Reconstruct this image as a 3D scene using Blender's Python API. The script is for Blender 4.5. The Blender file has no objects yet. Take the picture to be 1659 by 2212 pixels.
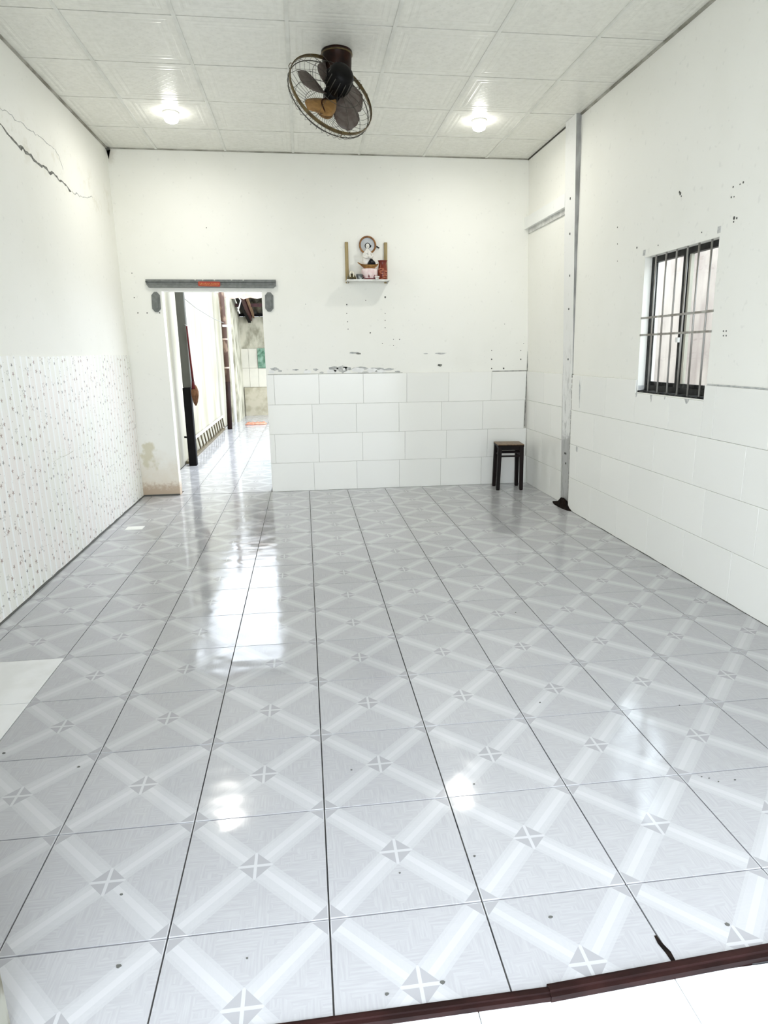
import bpy, math, random
from mathutils import Vector, Matrix
random.seed(7)
R = math.radians
scene = bpy.context.scene
COL = scene.collection

# ------------------------------------------------------------------ camera
FW, FH, FPX = 1659.0, 2212.0, 1347.9
cam_data = bpy.data.cameras.new('camera')
cam = bpy.data.objects.new('camera', cam_data)
COL.objects.link(cam)
CAM_POS = Vector((-0.008, -1.696, 1.3991))
CAM_ROT = Matrix.Rotation(-0.1224, 3, 'Z') @ Matrix.Rotation(1.3214, 3, 'X') @ Matrix.Rotation(-0.0107, 3, 'Z')
cam.matrix_world = Matrix.Translation(CAM_POS) @ CAM_ROT.to_4x4()
cam_data.sensor_fit = 'VERTICAL'
cam_data.sensor_height = 36.0
cam_data.sensor_width = 36.0 * FW / FH
cam_data.lens = 36.0 * FPX / FH
cam_data.clip_start = 0.05
cam_data.clip_end = 200
scene.camera = cam

# ------------------------------------------------------------------ world, exposure
world = bpy.data.worlds.new('overcast_sky')
scene.world = world
world.use_nodes = True
bg = world.node_tree.nodes['Background']
bg.inputs[0].default_value = (0.83, 0.905, 1.0, 1)
bg.inputs[1].default_value = 2.9
scene.view_settings.view_transform = 'Standard'
scene.view_settings.look = 'None'
scene.view_settings.gamma = 1.0
scene.view_settings.use_curve_mapping = False
scene.view_settings.exposure = 1.02
LAMP_POWER = 4.0
scene.cycles.max_bounces = 11
scene.cycles.diffuse_bounces = 9
scene.cycles.glossy_bounces = 4

H = 3.215                      # ceiling height
XL, YB = -1.69, 4.81           # left wall, back wall
def xr(z): return 2.345 - 0.029 * z      # near right wall, leaning a little
def xr2(z): return 2.385 - 0.0425 * z    # right wall behind the post

# ------------------------------------------------------------------ node helpers
class NT:
    def __init__(self, mat):
        mat.use_nodes = True
        self.t = mat.node_tree
        self.b = self.t.nodes['Principled BSDF']
    def new(self, kind, **kw):
        n = self.t.nodes.new(kind)
        for k, v in kw.items(): setattr(n, k, v)
        return n
    def put(self, sock, v):
        if v is None: return
        if hasattr(v, 'is_output'): self.t.links.new(v, sock)
        else: sock.default_value = v
    def m(self, op, a, b=None, c=None, clamp=False):
        n = self.new('ShaderNodeMath', operation=op, use_clamp=clamp)
        for s, v in zip(n.inputs, (a, b, c)): self.put(s, v)
        return n.outputs[0]
    def sep(self, v):
        n = self.new('ShaderNodeSeparateXYZ'); self.put(n.inputs[0], v)
        return n.outputs
    def comb(self, x, y, z):
        n = self.new('ShaderNodeCombineXYZ')
        for s, v in zip(n.inputs, (x, y, z)): self.put(s, v)
        return n.outputs[0]
    def obj(self): return self.new('ShaderNodeTexCoord').outputs['Object']
    def pos(self): return self.new('ShaderNodeNewGeometry').outputs['Position']
    def noise(self, vec, scale, detail=3.0, rough=0.5):
        n = self.new('ShaderNodeTexNoise')
        self.put(n.inputs['Vector'], vec)
        n.inputs['Scale'].default_value = scale
        n.inputs['Detail'].default_value = detail
        n.inputs['Roughness'].default_value = rough
        return n.outputs[0]
    def ramp(self, v, lo, hi, a=0.0, b=1.0):
        n = self.new('ShaderNodeMapRange'); n.clamp = True
        n.interpolation_type = 'SMOOTHSTEP'
        self.put(n.inputs[0], v)
        for i, q in zip((1, 2, 3, 4), (lo, hi, a, b)): self.put(n.inputs[i], q)
        return n.outputs[0]
    def mix(self, f, a, b):
        n = self.new('ShaderNodeMix', data_type='RGBA')
        self.put(n.inputs[0], f)
        for s, v in ((n.inputs[6], a), (n.inputs[7], b)):
            if isinstance(v, tuple): v = (v[0], v[1], v[2], 1)
            self.put(s, v)
        return n.outputs[2]
    def scale(self, vec, s):
        n = self.new('ShaderNodeVectorMath', operation='MULTIPLY')
        self.put(n.inputs[0], vec); n.inputs[1].default_value = s
        return n.outputs[0]
    def bump(self, h, strength, dist=0.01):
        n = self.new('ShaderNodeBump')
        n.inputs['Strength'].default_value = strength
        n.inputs['Distance'].default_value = dist
        self.put(n.inputs['Height'], h)
        self.t.links.new(n.outputs[0], self.b.inputs['Normal'])
    def color(self, c):
        if isinstance(c, tuple): self.b.inputs['Base Color'].default_value = (*c[:3], 1)
        else: self.t.links.new(c, self.b.inputs['Base Color'])

def new_mat(name, color=(0.8, 0.8, 0.8), rough=0.5, metal=0.0, ior=1.45):
    m = bpy.data.materials.new(name)
    n = NT(m)
    n.color(color)
    n.b.inputs['Roughness'].default_value = rough
    n.b.inputs['Metallic'].default_value = metal
    n.b.inputs['IOR'].default_value = ior
    return m, n

def grain(name, a, b, rough=0.5, scale=20.0, stretch=(1, 1, 1), lo=0.35, hi=0.65, metal=0.0, bump=0.0, detail=4.0):
    m, n = new_mat(name, a, rough, metal)
    v = n.scale(n.pos(), stretch)
    k = n.noise(v, scale, detail)
    n.color(n.mix(n.ramp(k, lo, hi), a, b))
    if bump: n.bump(k, bump)
    return m

M = {}
WHITE = (0.868, 0.860, 0.805)
def paint(name, base=WHITE, extra=None):
    m, n = new_mat(name, base, 0.6)
    p = n.pos()
    k = n.noise(p, 1.3, 3.0, 0.6)
    c = n.mix(n.ramp(k, 0.42, 0.72, 0.0, 0.28), base, (base[0] * .9, base[1] * .9, base[2] * .87))
    k2 = n.noise(p, 26.0, 1.0)
    c = n.mix(n.ramp(k2, 0.66, 0.78, 0.0, 0.25), c, (0.62, 0.62, 0.58))
    if extra: c = extra(n, p, c)
    n.color(c)
    return m

def back_stains(n, p, c):
    x, y, z = n.sep(p)
    nz = n.noise(p, 9.0, 5.0, 0.65)
    # damp brown foot of the narrow pier left of the doorway
    pier = n.m('LESS_THAN', x, -1.2)
    edge = n.m('ADD', z, n.m('MULTIPLY', n.m('SUBTRACT', nz, 0.5), 0.5))
    damp = n.m('MULTIPLY', pier, n.ramp(edge, 0.52, 0.10))
    c = n.mix(n.m('MULTIPLY', damp, 0.75), c, (0.74, 0.66, 0.54))
    edge2 = n.m('ADD', z, n.m('MULTIPLY', n.m('SUBTRACT', n.noise(p, 26.0, 5.0, 0.7), 0.5), 0.22))
    c = n.mix(n.m('MULTIPLY', pier, n.ramp(edge2, 0.16, 0.06, 0.0, 0.85)), c, (0.48, 0.36, 0.25))
    # peeled patch
    dx = n.m('MULTIPLY', n.m('ADD', x, 1.60), 9.0)
    dz = n.m('MULTIPLY', n.m('SUBTRACT', z, 0.43), 4.5)
    r = n.m('SQRT', n.m('ADD', n.m('MULTIPLY', dx, dx), n.m('MULTIPLY', dz, dz)))
    r = n.m('ADD', r, n.m('MULTIPLY', n.m('SUBTRACT', n.noise(p, 14.0, 4.0), 0.5), 1.6))
    c = n.mix(n.ramp(r, 0.75, 0.35, 0.0, 0.8), c, (0.62, 0.58, 0.42))
    # sooty corner under the ceiling
    ax = n.m('ADD', x, 1.69); az = n.m('SUBTRACT', z, 3.2)
    r2 = n.m('SQRT', n.m('ADD', n.m('MULTIPLY', ax, ax), n.m('MULTIPLY', n.m('MULTIPLY', az, az), 0.3)))
    r2 = n.m('ADD', r2, n.m('MULTIPLY', n.m('SUBTRACT', nz, 0.5), 0.16))
    c = n.mix(n.ramp(r2, 0.11, 0.0, 0.0, 0.6), c, (0.50, 0.45, 0.37))
    return c
def left_stains(n, p, c):
    x, y, z = n.sep(p)
    # old yellowed repair around the crack
    e = n.m('ABSOLUTE', n.m('SUBTRACT', z, 2.72))
    k = n.noise(p, 7.0, 5.0, 0.7)
    s = n.m('MULTIPLY', n.ramp(e, 0.22, 0.05), n.ramp(k, 0.52, 0.66))
    c = n.mix(n.m('MULTIPLY', s, 0.35), c, (0.66, 0.62, 0.50))
    return c
M['paint_back'] = paint('paint_back_wall', WHITE, back_stains)
M['paint_left'] = paint('paint_left_wall', WHITE, left_stains)
M['paint_right'] = paint('paint_right_wall', WHITE)
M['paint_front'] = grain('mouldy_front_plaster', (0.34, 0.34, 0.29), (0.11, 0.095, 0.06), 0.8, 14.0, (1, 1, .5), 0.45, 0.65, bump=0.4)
M['white_wood'] = paint('white_painted_timber', (0.86, 0.865, 0.84))

# post: white paint gone grey and bare towards its foot
def post_extra(n, p, c):
    x, y, z = n.sep(p)
    e = n.m('ADD', z, n.m('MULTIPLY', n.m('SUBTRACT', n.noise(p, 12.0, 5.0, 0.7), 0.5), 0.35))
    c = n.mix(n.ramp(e, 0.70, 0.60, 0.0, 0.9), c, (0.42, 0.42, 0.41))
    k = n.noise(n.scale(p, (1, 1, .25)), 30.0, 5.0, 0.7)
    low = n.m('MULTIPLY', n.ramp(e, 1.9, 0.5), n.ramp(k, 0.52, 0.62))
    return n.mix(n.m('MULTIPLY', low, 0.7), c, (0.33, 0.33, 0.31))
M['post'] = paint('worn_post_paint', (0.80, 0.80, 0.78), post_extra)
M['post_edge'] = grain('grey_post_side', (0.40, 0.40, 0.39), (0.27, 0.27, 0.26), 0.8, 18.0, (1, 1, .3))  # near side of the post, greyer over its full height

# ---- floor tile: diagonal bands crossing in small diamonds
def floor_tile_mat():
    m, n = new_mat('patterned_floor_tile', (0.6, 0.6, 0.62), 0.10, ior=1.62)
    o = n.obj()
    x, y, z = n.sep(o)
    u = n.m('MULTIPLY', x, 2.5); v = n.m('MULTIPLY', y, 2.5)
    a = n.m('ABSOLUTE', u); b = n.m('ABSOLUTE', v)
    d = n.m('SUBTRACT', a, b)                      # signed offset from the nearest diagonal (x sqrt2)
    ad = n.m('ABSOLUTE', d)
    s = n.m('ADD', a, b)
    cs = n.m('SUBTRACT', 1.0, s)
    info = n.new('ShaderNodeObjectInfo')
    rnd = info.outputs['Random']
    off = n.comb(n.m('MULTIPLY', rnd, 17.0), n.m('MULTIPLY', rnd, 31.0), 0.0)
    va = n.new('ShaderNodeVectorMath', operation='ADD')
    n.put(va.inputs[0], o); n.put(va.inputs[1], off)
    q = va.outputs[0]
    w1 = n.noise(n.scale(q, (1, 14, 1)), 14.0, 3.0)
    w2 = n.noise(n.scale(q, (14, 1, 1)), 14.0, 3.0)
    sel = n.m('GREATER_THAN', n.noise(q, 16.0, 1.0), 0.5)
    weave = n.m('ADD', n.m('MULTIPLY', sel, w1), n.m('MULTIPLY', n.m('SUBTRACT', 1.0, sel), w2))
    base = n.mix(n.ramp(weave, 0.30, 0.72), (0.382, 0.380, 0.389), (0.425, 0.423, 0.431))
    band = n.m('LESS_THAN', ad, 0.120)
    stripe = n.m('LESS_THAN', n.m('ABSOLUTE', n.m('SUBTRACT', d, 0.012)), 0.030)
    edge = n.m('GREATER_THAN', ad, 0.090)
    bc = n.mix(stripe, (0.455, 0.454, 0.463), (0.500, 0.499, 0.507))
    bc = n.mix(edge, bc, (0.435, 0.434, 0.443))
    bc = n.mix(n.ramp(weave, 0.35, 0.7, 0.0, 0.2), bc, (0.51, 0.51, 0.515))
    c = n.mix(band, base, bc)
    di = n.m('MINIMUM', s, cs)
    motif = n.m('LESS_THAN', di, 0.122)
    line_c = n.m('LESS_THAN', n.m('MINIMUM', a, b), 0.011)
    line_e = n.m('LESS_THAN', n.m('MINIMUM', n.m('SUBTRACT', 0.5, a), n.m('SUBTRACT', 0.5, b)), 0.011)
    mc = n.mix(n.m('MAXIMUM', line_c, line_e), (0.348, 0.346, 0.354), (0.495, 0.494, 0.503))
    c = n.mix(motif, c, mc)
    tint = n.ramp(rnd, 0.0, 1.0, 0.96, 1.03)
    mu = n.new('ShaderNodeMix', data_type='RGBA', blend_type='MULTIPLY')
    mu.inputs[0].default_value = 1.0
    n.put(mu.inputs[6], c); n.put(mu.inputs[7], n.comb(tint, tint, tint))
    n.color(mu.outputs[2])
    p = n.pos()
    ro = n.ramp(n.noise(p, 5.0, 2.0), 0.35, 0.7, 0.07, 0.17)
    n.put(n.b.inputs['Roughness'], ro)
    n.bump(n.noise(n.scale(q, (1.0, 1.6, 1)), 5.0, 1.0), 0.10, 0.02)
    return m
M['floor_tile'] = floor_tile_mat()
M['plain_tile'] = grain('plain_white_tile', (0.76, 0.76, 0.75), (0.68, 0.68, 0.66), 0.15, 6.0)
M['grout'] = grain('dark_floor_grout', (0.035, 0.035, 0.038), (0.10, 0.095, 0.085), 0.8, 9.0)
M['wall_grout'] = grain('wall_grout', (0.58, 0.57, 0.52), (0.42, 0.41, 0.37), 0.8, 5.0)
def wall_tile_mat():
    m, n = new_mat('glazed_white_wall_tile', (0.8, 0.8, 0.76), 0.12, ior=1.5)
    info = n.new('ShaderNodeObjectInfo')
    n.color(n.mix(info.outputs['Random'], (0.863, 0.857, 0.81), (0.828, 0.824, 0.78)))
    n.bump(n.noise(n.pos(), 4.0, 0.0), 0.06, 0.02)
    return m
M['wall_tile'] = wall_tile_mat()

# ---- striped wallpaper with small stars
def paper_mat():
    m, n = new_mat('striped_star_wallpaper', (0.8, 0.8, 0.7), 0.45)
    o = n.pos()
    x, y, z = n.sep(o)
    f = n.m('FRACT', n.m('DIVIDE', y, 0.085))
    tri = n.m('ABSOLUTE', n.m('SUBTRACT', f, 0.5))
    white = n.ramp(tri, 0.36, 0.41)
    thin = n.m('LESS_THAN', n.m('ABSOLUTE', n.m('SUBTRACT', f, 0.30)), 0.03)
    hue = n.noise(o, 2.0, 2.0)
    basec = n.mix(n.ramp(hue, 0.4, 0.6), (0.80, 0.80, 0.735), (0.825, 0.785, 0.745))
    c = n.mix(thin, basec, (0.84, 0.84, 0.80))
    c = n.mix(white, c, (0.88, 0.885, 0.865))
    def stars(c, cell, dens, rmin, rmax, seed, hollow):
        v = n.comb(n.m('ADD', n.m('DIVIDE', y, cell), seed), n.m('DIVIDE', z, cell), 0.0)
        vo = n.new('ShaderNodeTexVoronoi', voronoi_dimensions='2D')
        vo.inputs['Scale'].default_value = 1.0
        vo.inputs['Randomness'].default_value = 0.85
        n.put(vo.inputs['Vector'], v)
        sub = n.new('ShaderNodeVectorMath', operation='SUBTRACT')
        n.put(sub.inputs[0], v); n.put(sub.inputs[1], vo.outputs['Position'])
        lx, ly, lz = n.sep(sub.outputs[0])
        cr, cg, cb = n.sep(vo.outputs['Color'])
        ang = n.m('ADD', n.m('ARCTAN2', ly, lx), n.m('MULTIPLY', cb, 6.28))
        rad = n.m('SQRT', n.m('ADD', n.m('MULTIPLY', lx, lx), n.m('MULTIPLY', ly, ly)))
        k = n.m('FRACT', n.m('MULTIPLY', ang, 5.0 / (2 * math.pi)))
        k = n.m('ABSOLUTE', n.m('SUBTRACT', n.m('MULTIPLY', k, 2.0), 1.0))     # 0 valley .. 1 tip
        size = n.m('MULTIPLY', n.ramp(cg, 0.0, 1.0, rmin, rmax), n.m('LESS_THAN', cr, dens))
        lim = n.m('MULTIPLY', size, n.m('ADD', 0.42, n.m('MULTIPLY', n.m('MULTIPLY', k, k), 0.58)))
        inside = n.m('LESS_THAN', rad, lim)
        if hollow:
            inside = n.m('MULTIPLY', inside, n.m('GREATER_THAN', rad, n.m('MULTIPLY', lim, 0.62)))
        col = n.mix(cb, (0.05, 0.045, 0.04), (0.26, 0.245, 0.21))
        col = n.mix(n.m('GREATER_THAN', cg, 0.7), col, (0.30, 0.20, 0.16))
        return n.mix(n.m('MULTIPLY', inside, 0.55 if hollow else 0.85), c, col)
    c = stars(c, 0.066, 0.62, 0.11, 0.26, 3.3, False)
    c = stars(c, 0.16, 0.60, 0.11, 0.17, 11.7, True)
    c = stars(c, 0.050, 0.40, 0.05, 0.11, 27.1, False)
    n.color(c)
    n.bump(n.m('ADD', n.noise(o, 3.0, 3.0), n.m('MULTIPLY', white, 0.05)), 0.15, 0.02)
    return m
M['paper'] = paper_mat()

# ---- ceiling
def ceil_mat():
    m, n = new_mat('glossy_embossed_ceiling_panel', (0.70, 0.70, 0.645), 0.27, ior=1.45)
    o = n.obj()
    x, y, z = n.sep(o)
    u = n.m('ADD', x, y); v = n.m('SUBTRACT', x, y)
    fu = n.m('ABSOLUTE', n.m('SUBTRACT', n.m('FRACT', n.m('DIVIDE', u, 0.062)), 0.5))
    fv = n.m('ABSOLUTE', n.m('SUBTRACT', n.m('FRACT', n.m('DIVIDE', v, 0.062)), 0.5))
    dots = n.m('ADD', n.m('MULTIPLY', fu, fu), n.m('MULTIPLY', fv, fv))
    inner = n.m('MULTIPLY', n.m('LESS_THAN', n.m('ABSOLUTE', x), 0.185), n.m('LESS_THAN', n.m('ABSOLUTE', y), 0.185))
    dot = n.m('MULTIPLY', n.ramp(dots, 0.045, 0.010), inner)
    line = n.m('MULTIPLY', n.ramp(n.m('MINIMUM', fu, fv), 0.07, 0.02, 0.0, 0.4), inner)
    r = n.m('SQRT', n.m('ADD', n.m('MULTIPLY', x, x), n.m('MULTIPLY', y, y)))
    fl = n.m('MULTIPLY', n.m('SUBTRACT', 1.0, inner), n.noise(o, 28.0, 2.0))
    n.bump(n.m('ADD', n.m('ADD', dot, line), n.m('MULTIPLY', fl, 0.10)), 0.10, 0.004)
    k = n.noise(n.pos(), 30.0, 4.0)
    c = n.mix(n.ramp(k, 0.3, 0.75), (0.80, 0.795, 0.735), (0.735, 0.73, 0.67))
    c = n.mix(n.m('MULTIPLY', dot, 0.22), c, (0.62, 0.62, 0.57))
    n.color(c)
    return m
M['panel'] = ceil_mat()
M['tee'] = grain('white_ceiling_tee', (0.74, 0.74, 0.69), (0.66, 0.66, 0.61), 0.35, 8.0)
M['dark_void'] = grain('dark_ceiling_void', (0.05, 0.05, 0.045), (0.09, 0.085, 0.07), 0.9, 6.0)
M['angle'] = grain('grimy_edge_angle', (0.42, 0.41, 0.36), (0.22, 0.21, 0.17), 0.7, 7.0)

M['grey_trim'] = grain('grey_painted_moulding', (0.14, 0.148, 0.14), (0.19, 0.20, 0.19), 0.5, 30.0)
M['grey_trim_chip'] = grain('chipped_plaster_white', (0.72, 0.72, 0.68), (0.55, 0.55, 0.5), 0.9, 40.0)
M['red_label'] = grain('red_paper_label', (0.42, 0.05, 0.025), (0.34, 0.04, 0.02), 0.5, 60.0)
M['gold'] = new_mat('gold_script', (0.70, 0.36, 0.12), 0.45)[0]
M['steel'] = grain('brushed_bar_steel', (0.42, 0.41, 0.39), (0.27, 0.25, 0.22), 0.45, 14.0, (1, 1, .3), metal=0.55)
M['black_alu'] = grain('black_window_frame', (0.012, 0.012, 0.012), (0.03, 0.03, 0.028), 0.4, 20.0)
M['sooty'] = grain('sooty_sill', (0.008, 0.008, 0.008), (0.09, 0.09, 0.085), 0.8, 22.0, (1, 1, 1), 0.42, 0.70)
M['smear'] = grain('soot_smear', (0.40, 0.40, 0.39), (0.58, 0.58, 0.56), 0.8, 40.0)
def glass_mat():
    m = bpy.data.materials.new('window_glass'); m.use_nodes = True
    t = m.node_tree; t.nodes.remove(t.nodes['Principled BSDF'])
    tr = t.nodes.new('ShaderNodeBsdfTransparent'); tr.inputs[0].default_value = (0.94, 0.96, 0.95, 1)
    gl = t.nodes.new('ShaderNodeBsdfGlossy'); gl.inputs['Roughness'].default_value = 0.02
    mx = t.nodes.new('ShaderNodeMixShader')
    mx.inputs[0].default_value = 0.06; t.links.new(tr.outputs[0], mx.inputs[1]); t.links.new(gl.outputs[0], mx.inputs[2])
    t.links.new(mx.outputs[0], t.nodes['Material Output'].inputs[0])
    return m
M['glass'] = glass_mat()
M['stool_dark'] = grain('dark_stained_wood', (0.004, 0.0025, 0.002), (0.010, 0.005, 0.004), 0.5, 12.0, (1, 1, .1))
M['stool_top'] = grain('worn_brown_seat_wood', (0.20, 0.115, 0.045), (0.11, 0.055, 0.02), 0.4, 10.0, (6, 1, 1))
M['fan_brown'] = grain('dark_brown_enamel', (0.026, 0.008, 0.004), (0.010, 0.004, 0.003), 0.3, 12.0)
M['fan_black'] = new_mat('black_motor_plastic', (0.0018, 0.0014, 0.0014), 0.45)[0]
M['fan_blade'] = grain('dusty_smoked_blade', (0.095, 0.072, 0.06), (0.14, 0.115, 0.10), 0.4, 30.0)
M['fan_ring'] = grain('dull_brass_ring', (0.14, 0.10, 0.04), (0.075, 0.05, 0.02), 0.4, 25.0, metal=0.4)
M['fan_wire'] = new_mat('dark_guard_wire', (0.05, 0.045, 0.035), 0.5)[0]
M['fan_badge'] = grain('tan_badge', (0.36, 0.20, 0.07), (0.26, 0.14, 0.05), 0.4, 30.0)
def lamp_mat():
    m, n = new_mat('lit_lamp_diffuser', (1, 1, 1), 0.4)
    n.b.inputs['Emission Color'].default_value = (1.0, 0.985, 0.93, 1)
    n.b.inputs['Emission Strength'].default_value = 14.0
    return m
M['lamp'] = lamp_mat()
M['lamp_base'] = new_mat('white_lamp_base', (0.86, 0.86, 0.82), 0.35)[0]
M['bamboo'] = grain('olive_brown_timber', (0.40, 0.31, 0.14), (0.27, 0.20, 0.085), 0.5, 18.0, (4, 4, .4))
M['shelf_white'] = grain('white_shelf_board', (0.80, 0.80, 0.77), (0.66, 0.65, 0.60), 0.3, 12.0)
M['halo_wood'] = grain('orange_brown_ring_wood', (0.34, 0.15, 0.03), (0.17, 0.065, 0.015), 0.3, 25.0)
M['halo_face'] = grain('pale_grey_disc', (0.60, 0.62, 0.64), (0.50, 0.52, 0.54), 0.2, 14.0)
M['porcelain'] = grain('white_porcelain', (0.86, 0.84, 0.80), (0.76, 0.73, 0.68), 0.25, 30.0)
M['black'] = new_mat('black_glaze', (0.008, 0.008, 0.009), 0.3)[0]
M['gold_wood'] = grain('golden_brown_wood', (0.52, 0.32, 0.10), (0.30, 0.15, 0.045), 0.4, 30.0)
M['pink'] = grain('pink_white_glaze', (0.78, 0.60, 0.60), (0.85, 0.74, 0.72), 0.3, 40.0)
M['pink_dark'] = new_mat('dark_red_glaze', (0.20, 0.045, 0.05), 0.35)[0]
M['vase'] = grain('red_brown_vase_glaze', (0.26, 0.055, 0.018), (0.15, 0.02, 0.010), 0.25, 10.0)
M['vase_art'] = new_mat('salmon_vase_relief', (0.62, 0.24, 0.13), 0.4)[0]
M['dark_jar'] = grain('dark_bronze_jar', (0.035, 0.026, 0.008), (0.10, 0.075, 0.02), 0.35, 40.0)
M['cream_glaze'] = new_mat('cream_glaze', (0.84, 0.80, 0.66), 0.3)[0]
M['silver'] = grain('grey_silver_cup', (0.55, 0.57, 0.57), (0.10, 0.11, 0.11), 0.25, 22.0)
M['rail_brown'] = grain('dark_red_brown_rail', (0.012, 0.004, 0.0035), (0.024, 0.008, 0.007), 0.45, 30.0, (.3, 1, 1))
M['threshold'] = grain('white_threshold_tile', (0.84, 0.85, 0.85), (0.78, 0.79, 0.79), 0.25, 5.0)
M['rubble'] = grain('black_brown_rubble', (0.004, 0.0025, 0.002), (0.014, 0.008, 0.005), 1.0, 40.0, bump=0.6)
M['crack'] = grain('crack_shadow', (0.10, 0.10, 0.09), (0.30, 0.30, 0.27), 0.95, 25.0)
M['crossbar_grey'] = grain('crossbar_shade_grey', (0.66, 0.66, 0.63), (0.48, 0.48, 0.46), 0.8, 14.0)  # timber white lowered to carry the shade under the crossbar
M['cement'] = grain('bare_grey_cement', (0.36, 0.37, 0.36), (0.56, 0.56, 0.54), 0.9, 28.0)
M['chalk'] = grain('fresh_white_filler', (0.88, 0.88, 0.87), (0.80, 0.80, 0.78), 0.8, 20.0)
M['speck'] = new_mat('dark_speck', (0.10, 0.10, 0.09), 0.8)[0]
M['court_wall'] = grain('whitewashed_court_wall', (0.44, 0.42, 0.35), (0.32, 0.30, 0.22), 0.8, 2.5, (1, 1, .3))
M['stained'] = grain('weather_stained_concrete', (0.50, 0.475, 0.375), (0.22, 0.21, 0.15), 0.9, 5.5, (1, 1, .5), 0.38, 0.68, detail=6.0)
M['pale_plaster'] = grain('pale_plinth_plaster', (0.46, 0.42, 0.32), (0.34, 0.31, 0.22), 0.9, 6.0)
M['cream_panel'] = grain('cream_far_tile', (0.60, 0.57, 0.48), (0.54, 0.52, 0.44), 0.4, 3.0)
M['green_sheet'] = grain('green_net_sheet', (0.06, 0.15, 0.09), (0.20, 0.31, 0.23), 0.7, 9.0)
M['post_grey'] = grain('grey_painted_timber', (0.075, 0.075, 0.062), (0.095, 0.095, 0.08), 0.6, 9.0, (1, 1, .3))
M['post_black'] = grain('black_painted_timber', (0.0015, 0.001, 0.001), (0.003, 0.0025, 0.0025), 0.7, 15.0)
M['rust_pipe'] = grain('peeling_brown_paint', (0.070, 0.036, 0.024), (0.22, 0.15, 0.105), 0.7, 9.0, (1, 1, .4), 0.50, 0.62)
M['pipe_dark'] = grain('dark_brown_pipe_paint', (0.014, 0.005, 0.004), (0.020, 0.008, 0.006), 0.5, 12.0)
M['broom_handle'] = grain('dark_red_handle', (0.085, 0.007, 0.007), (0.05, 0.005, 0.005), 0.4, 20.0)
M['straw'] = grain('brown_straw', (0.17, 0.075, 0.03), (0.09, 0.036, 0.013), 0.8, 14.0, (14, 14, 1))
M['rack'] = grain('pale_yellowed_rail', (0.16, 0.13, 0.075), (0.10, 0.08, 0.045), 0.6, 12.0)
M['white_pipe'] = new_mat('white_plastic_pipe', (0.85, 0.85, 0.82), 0.4)[0]
M['roof_sheet'] = grain('old_fibre_roof_sheet', (0.085, 0.075, 0.045), (0.05, 0.045, 0.026), 0.9, 14.0)
M['red_beam'] = grain('dark_red_beam', (0.060, 0.008, 0.009), (0.03, 0.006, 0.006), 0.5, 12.0)
M['beam_wood'] = grain('brown_batten', (0.25, 0.15, 0.08), (0.16, 0.09, 0.045), 0.7, 12.0)
M['tarp'] = grain('faded_pink_tarpaulin', (0.40, 0.29, 0.23), (0.52, 0.47, 0.40), 0.8, 4.0)
M['rag'] = grain('orange_floor_cloth', (0.40, 0.13, 0.065), (0.50, 0.27, 0.18), 0.9, 14.0)
M['cable'] = new_mat('thin_grey_cable', (0.25, 0.25, 0.24), 0.6)[0]
M['neighbour'] = grain('pinkish_neighbour_wall', (0.52, 0.46, 0.42), (0.34, 0.285, 0.265), 0.9, 3.2, (1, 1, .45), 0.36, 0.66, detail=6.0)
M['ground'] = grain('pale_concrete_ground', (0.66, 0.65, 0.61), (0.54, 0.53, 0.50), 0.9, 1.5)
M['label_white'] = new_mat('white_paper_scrap', (0.88, 0.88, 0.84), 0.6)[0]

for k_ in ('stool_dark', 'post_black', 'fan_black', 'fan_brown', 'black_alu', 'pipe_dark', 'rubble', 'black', 'post_grey', 'sooty', 'rail_brown', 'broom_handle'):
    M[k_].node_tree.nodes['Principled BSDF'].inputs['Specular IOR Level'].default_value = 0.18
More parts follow.
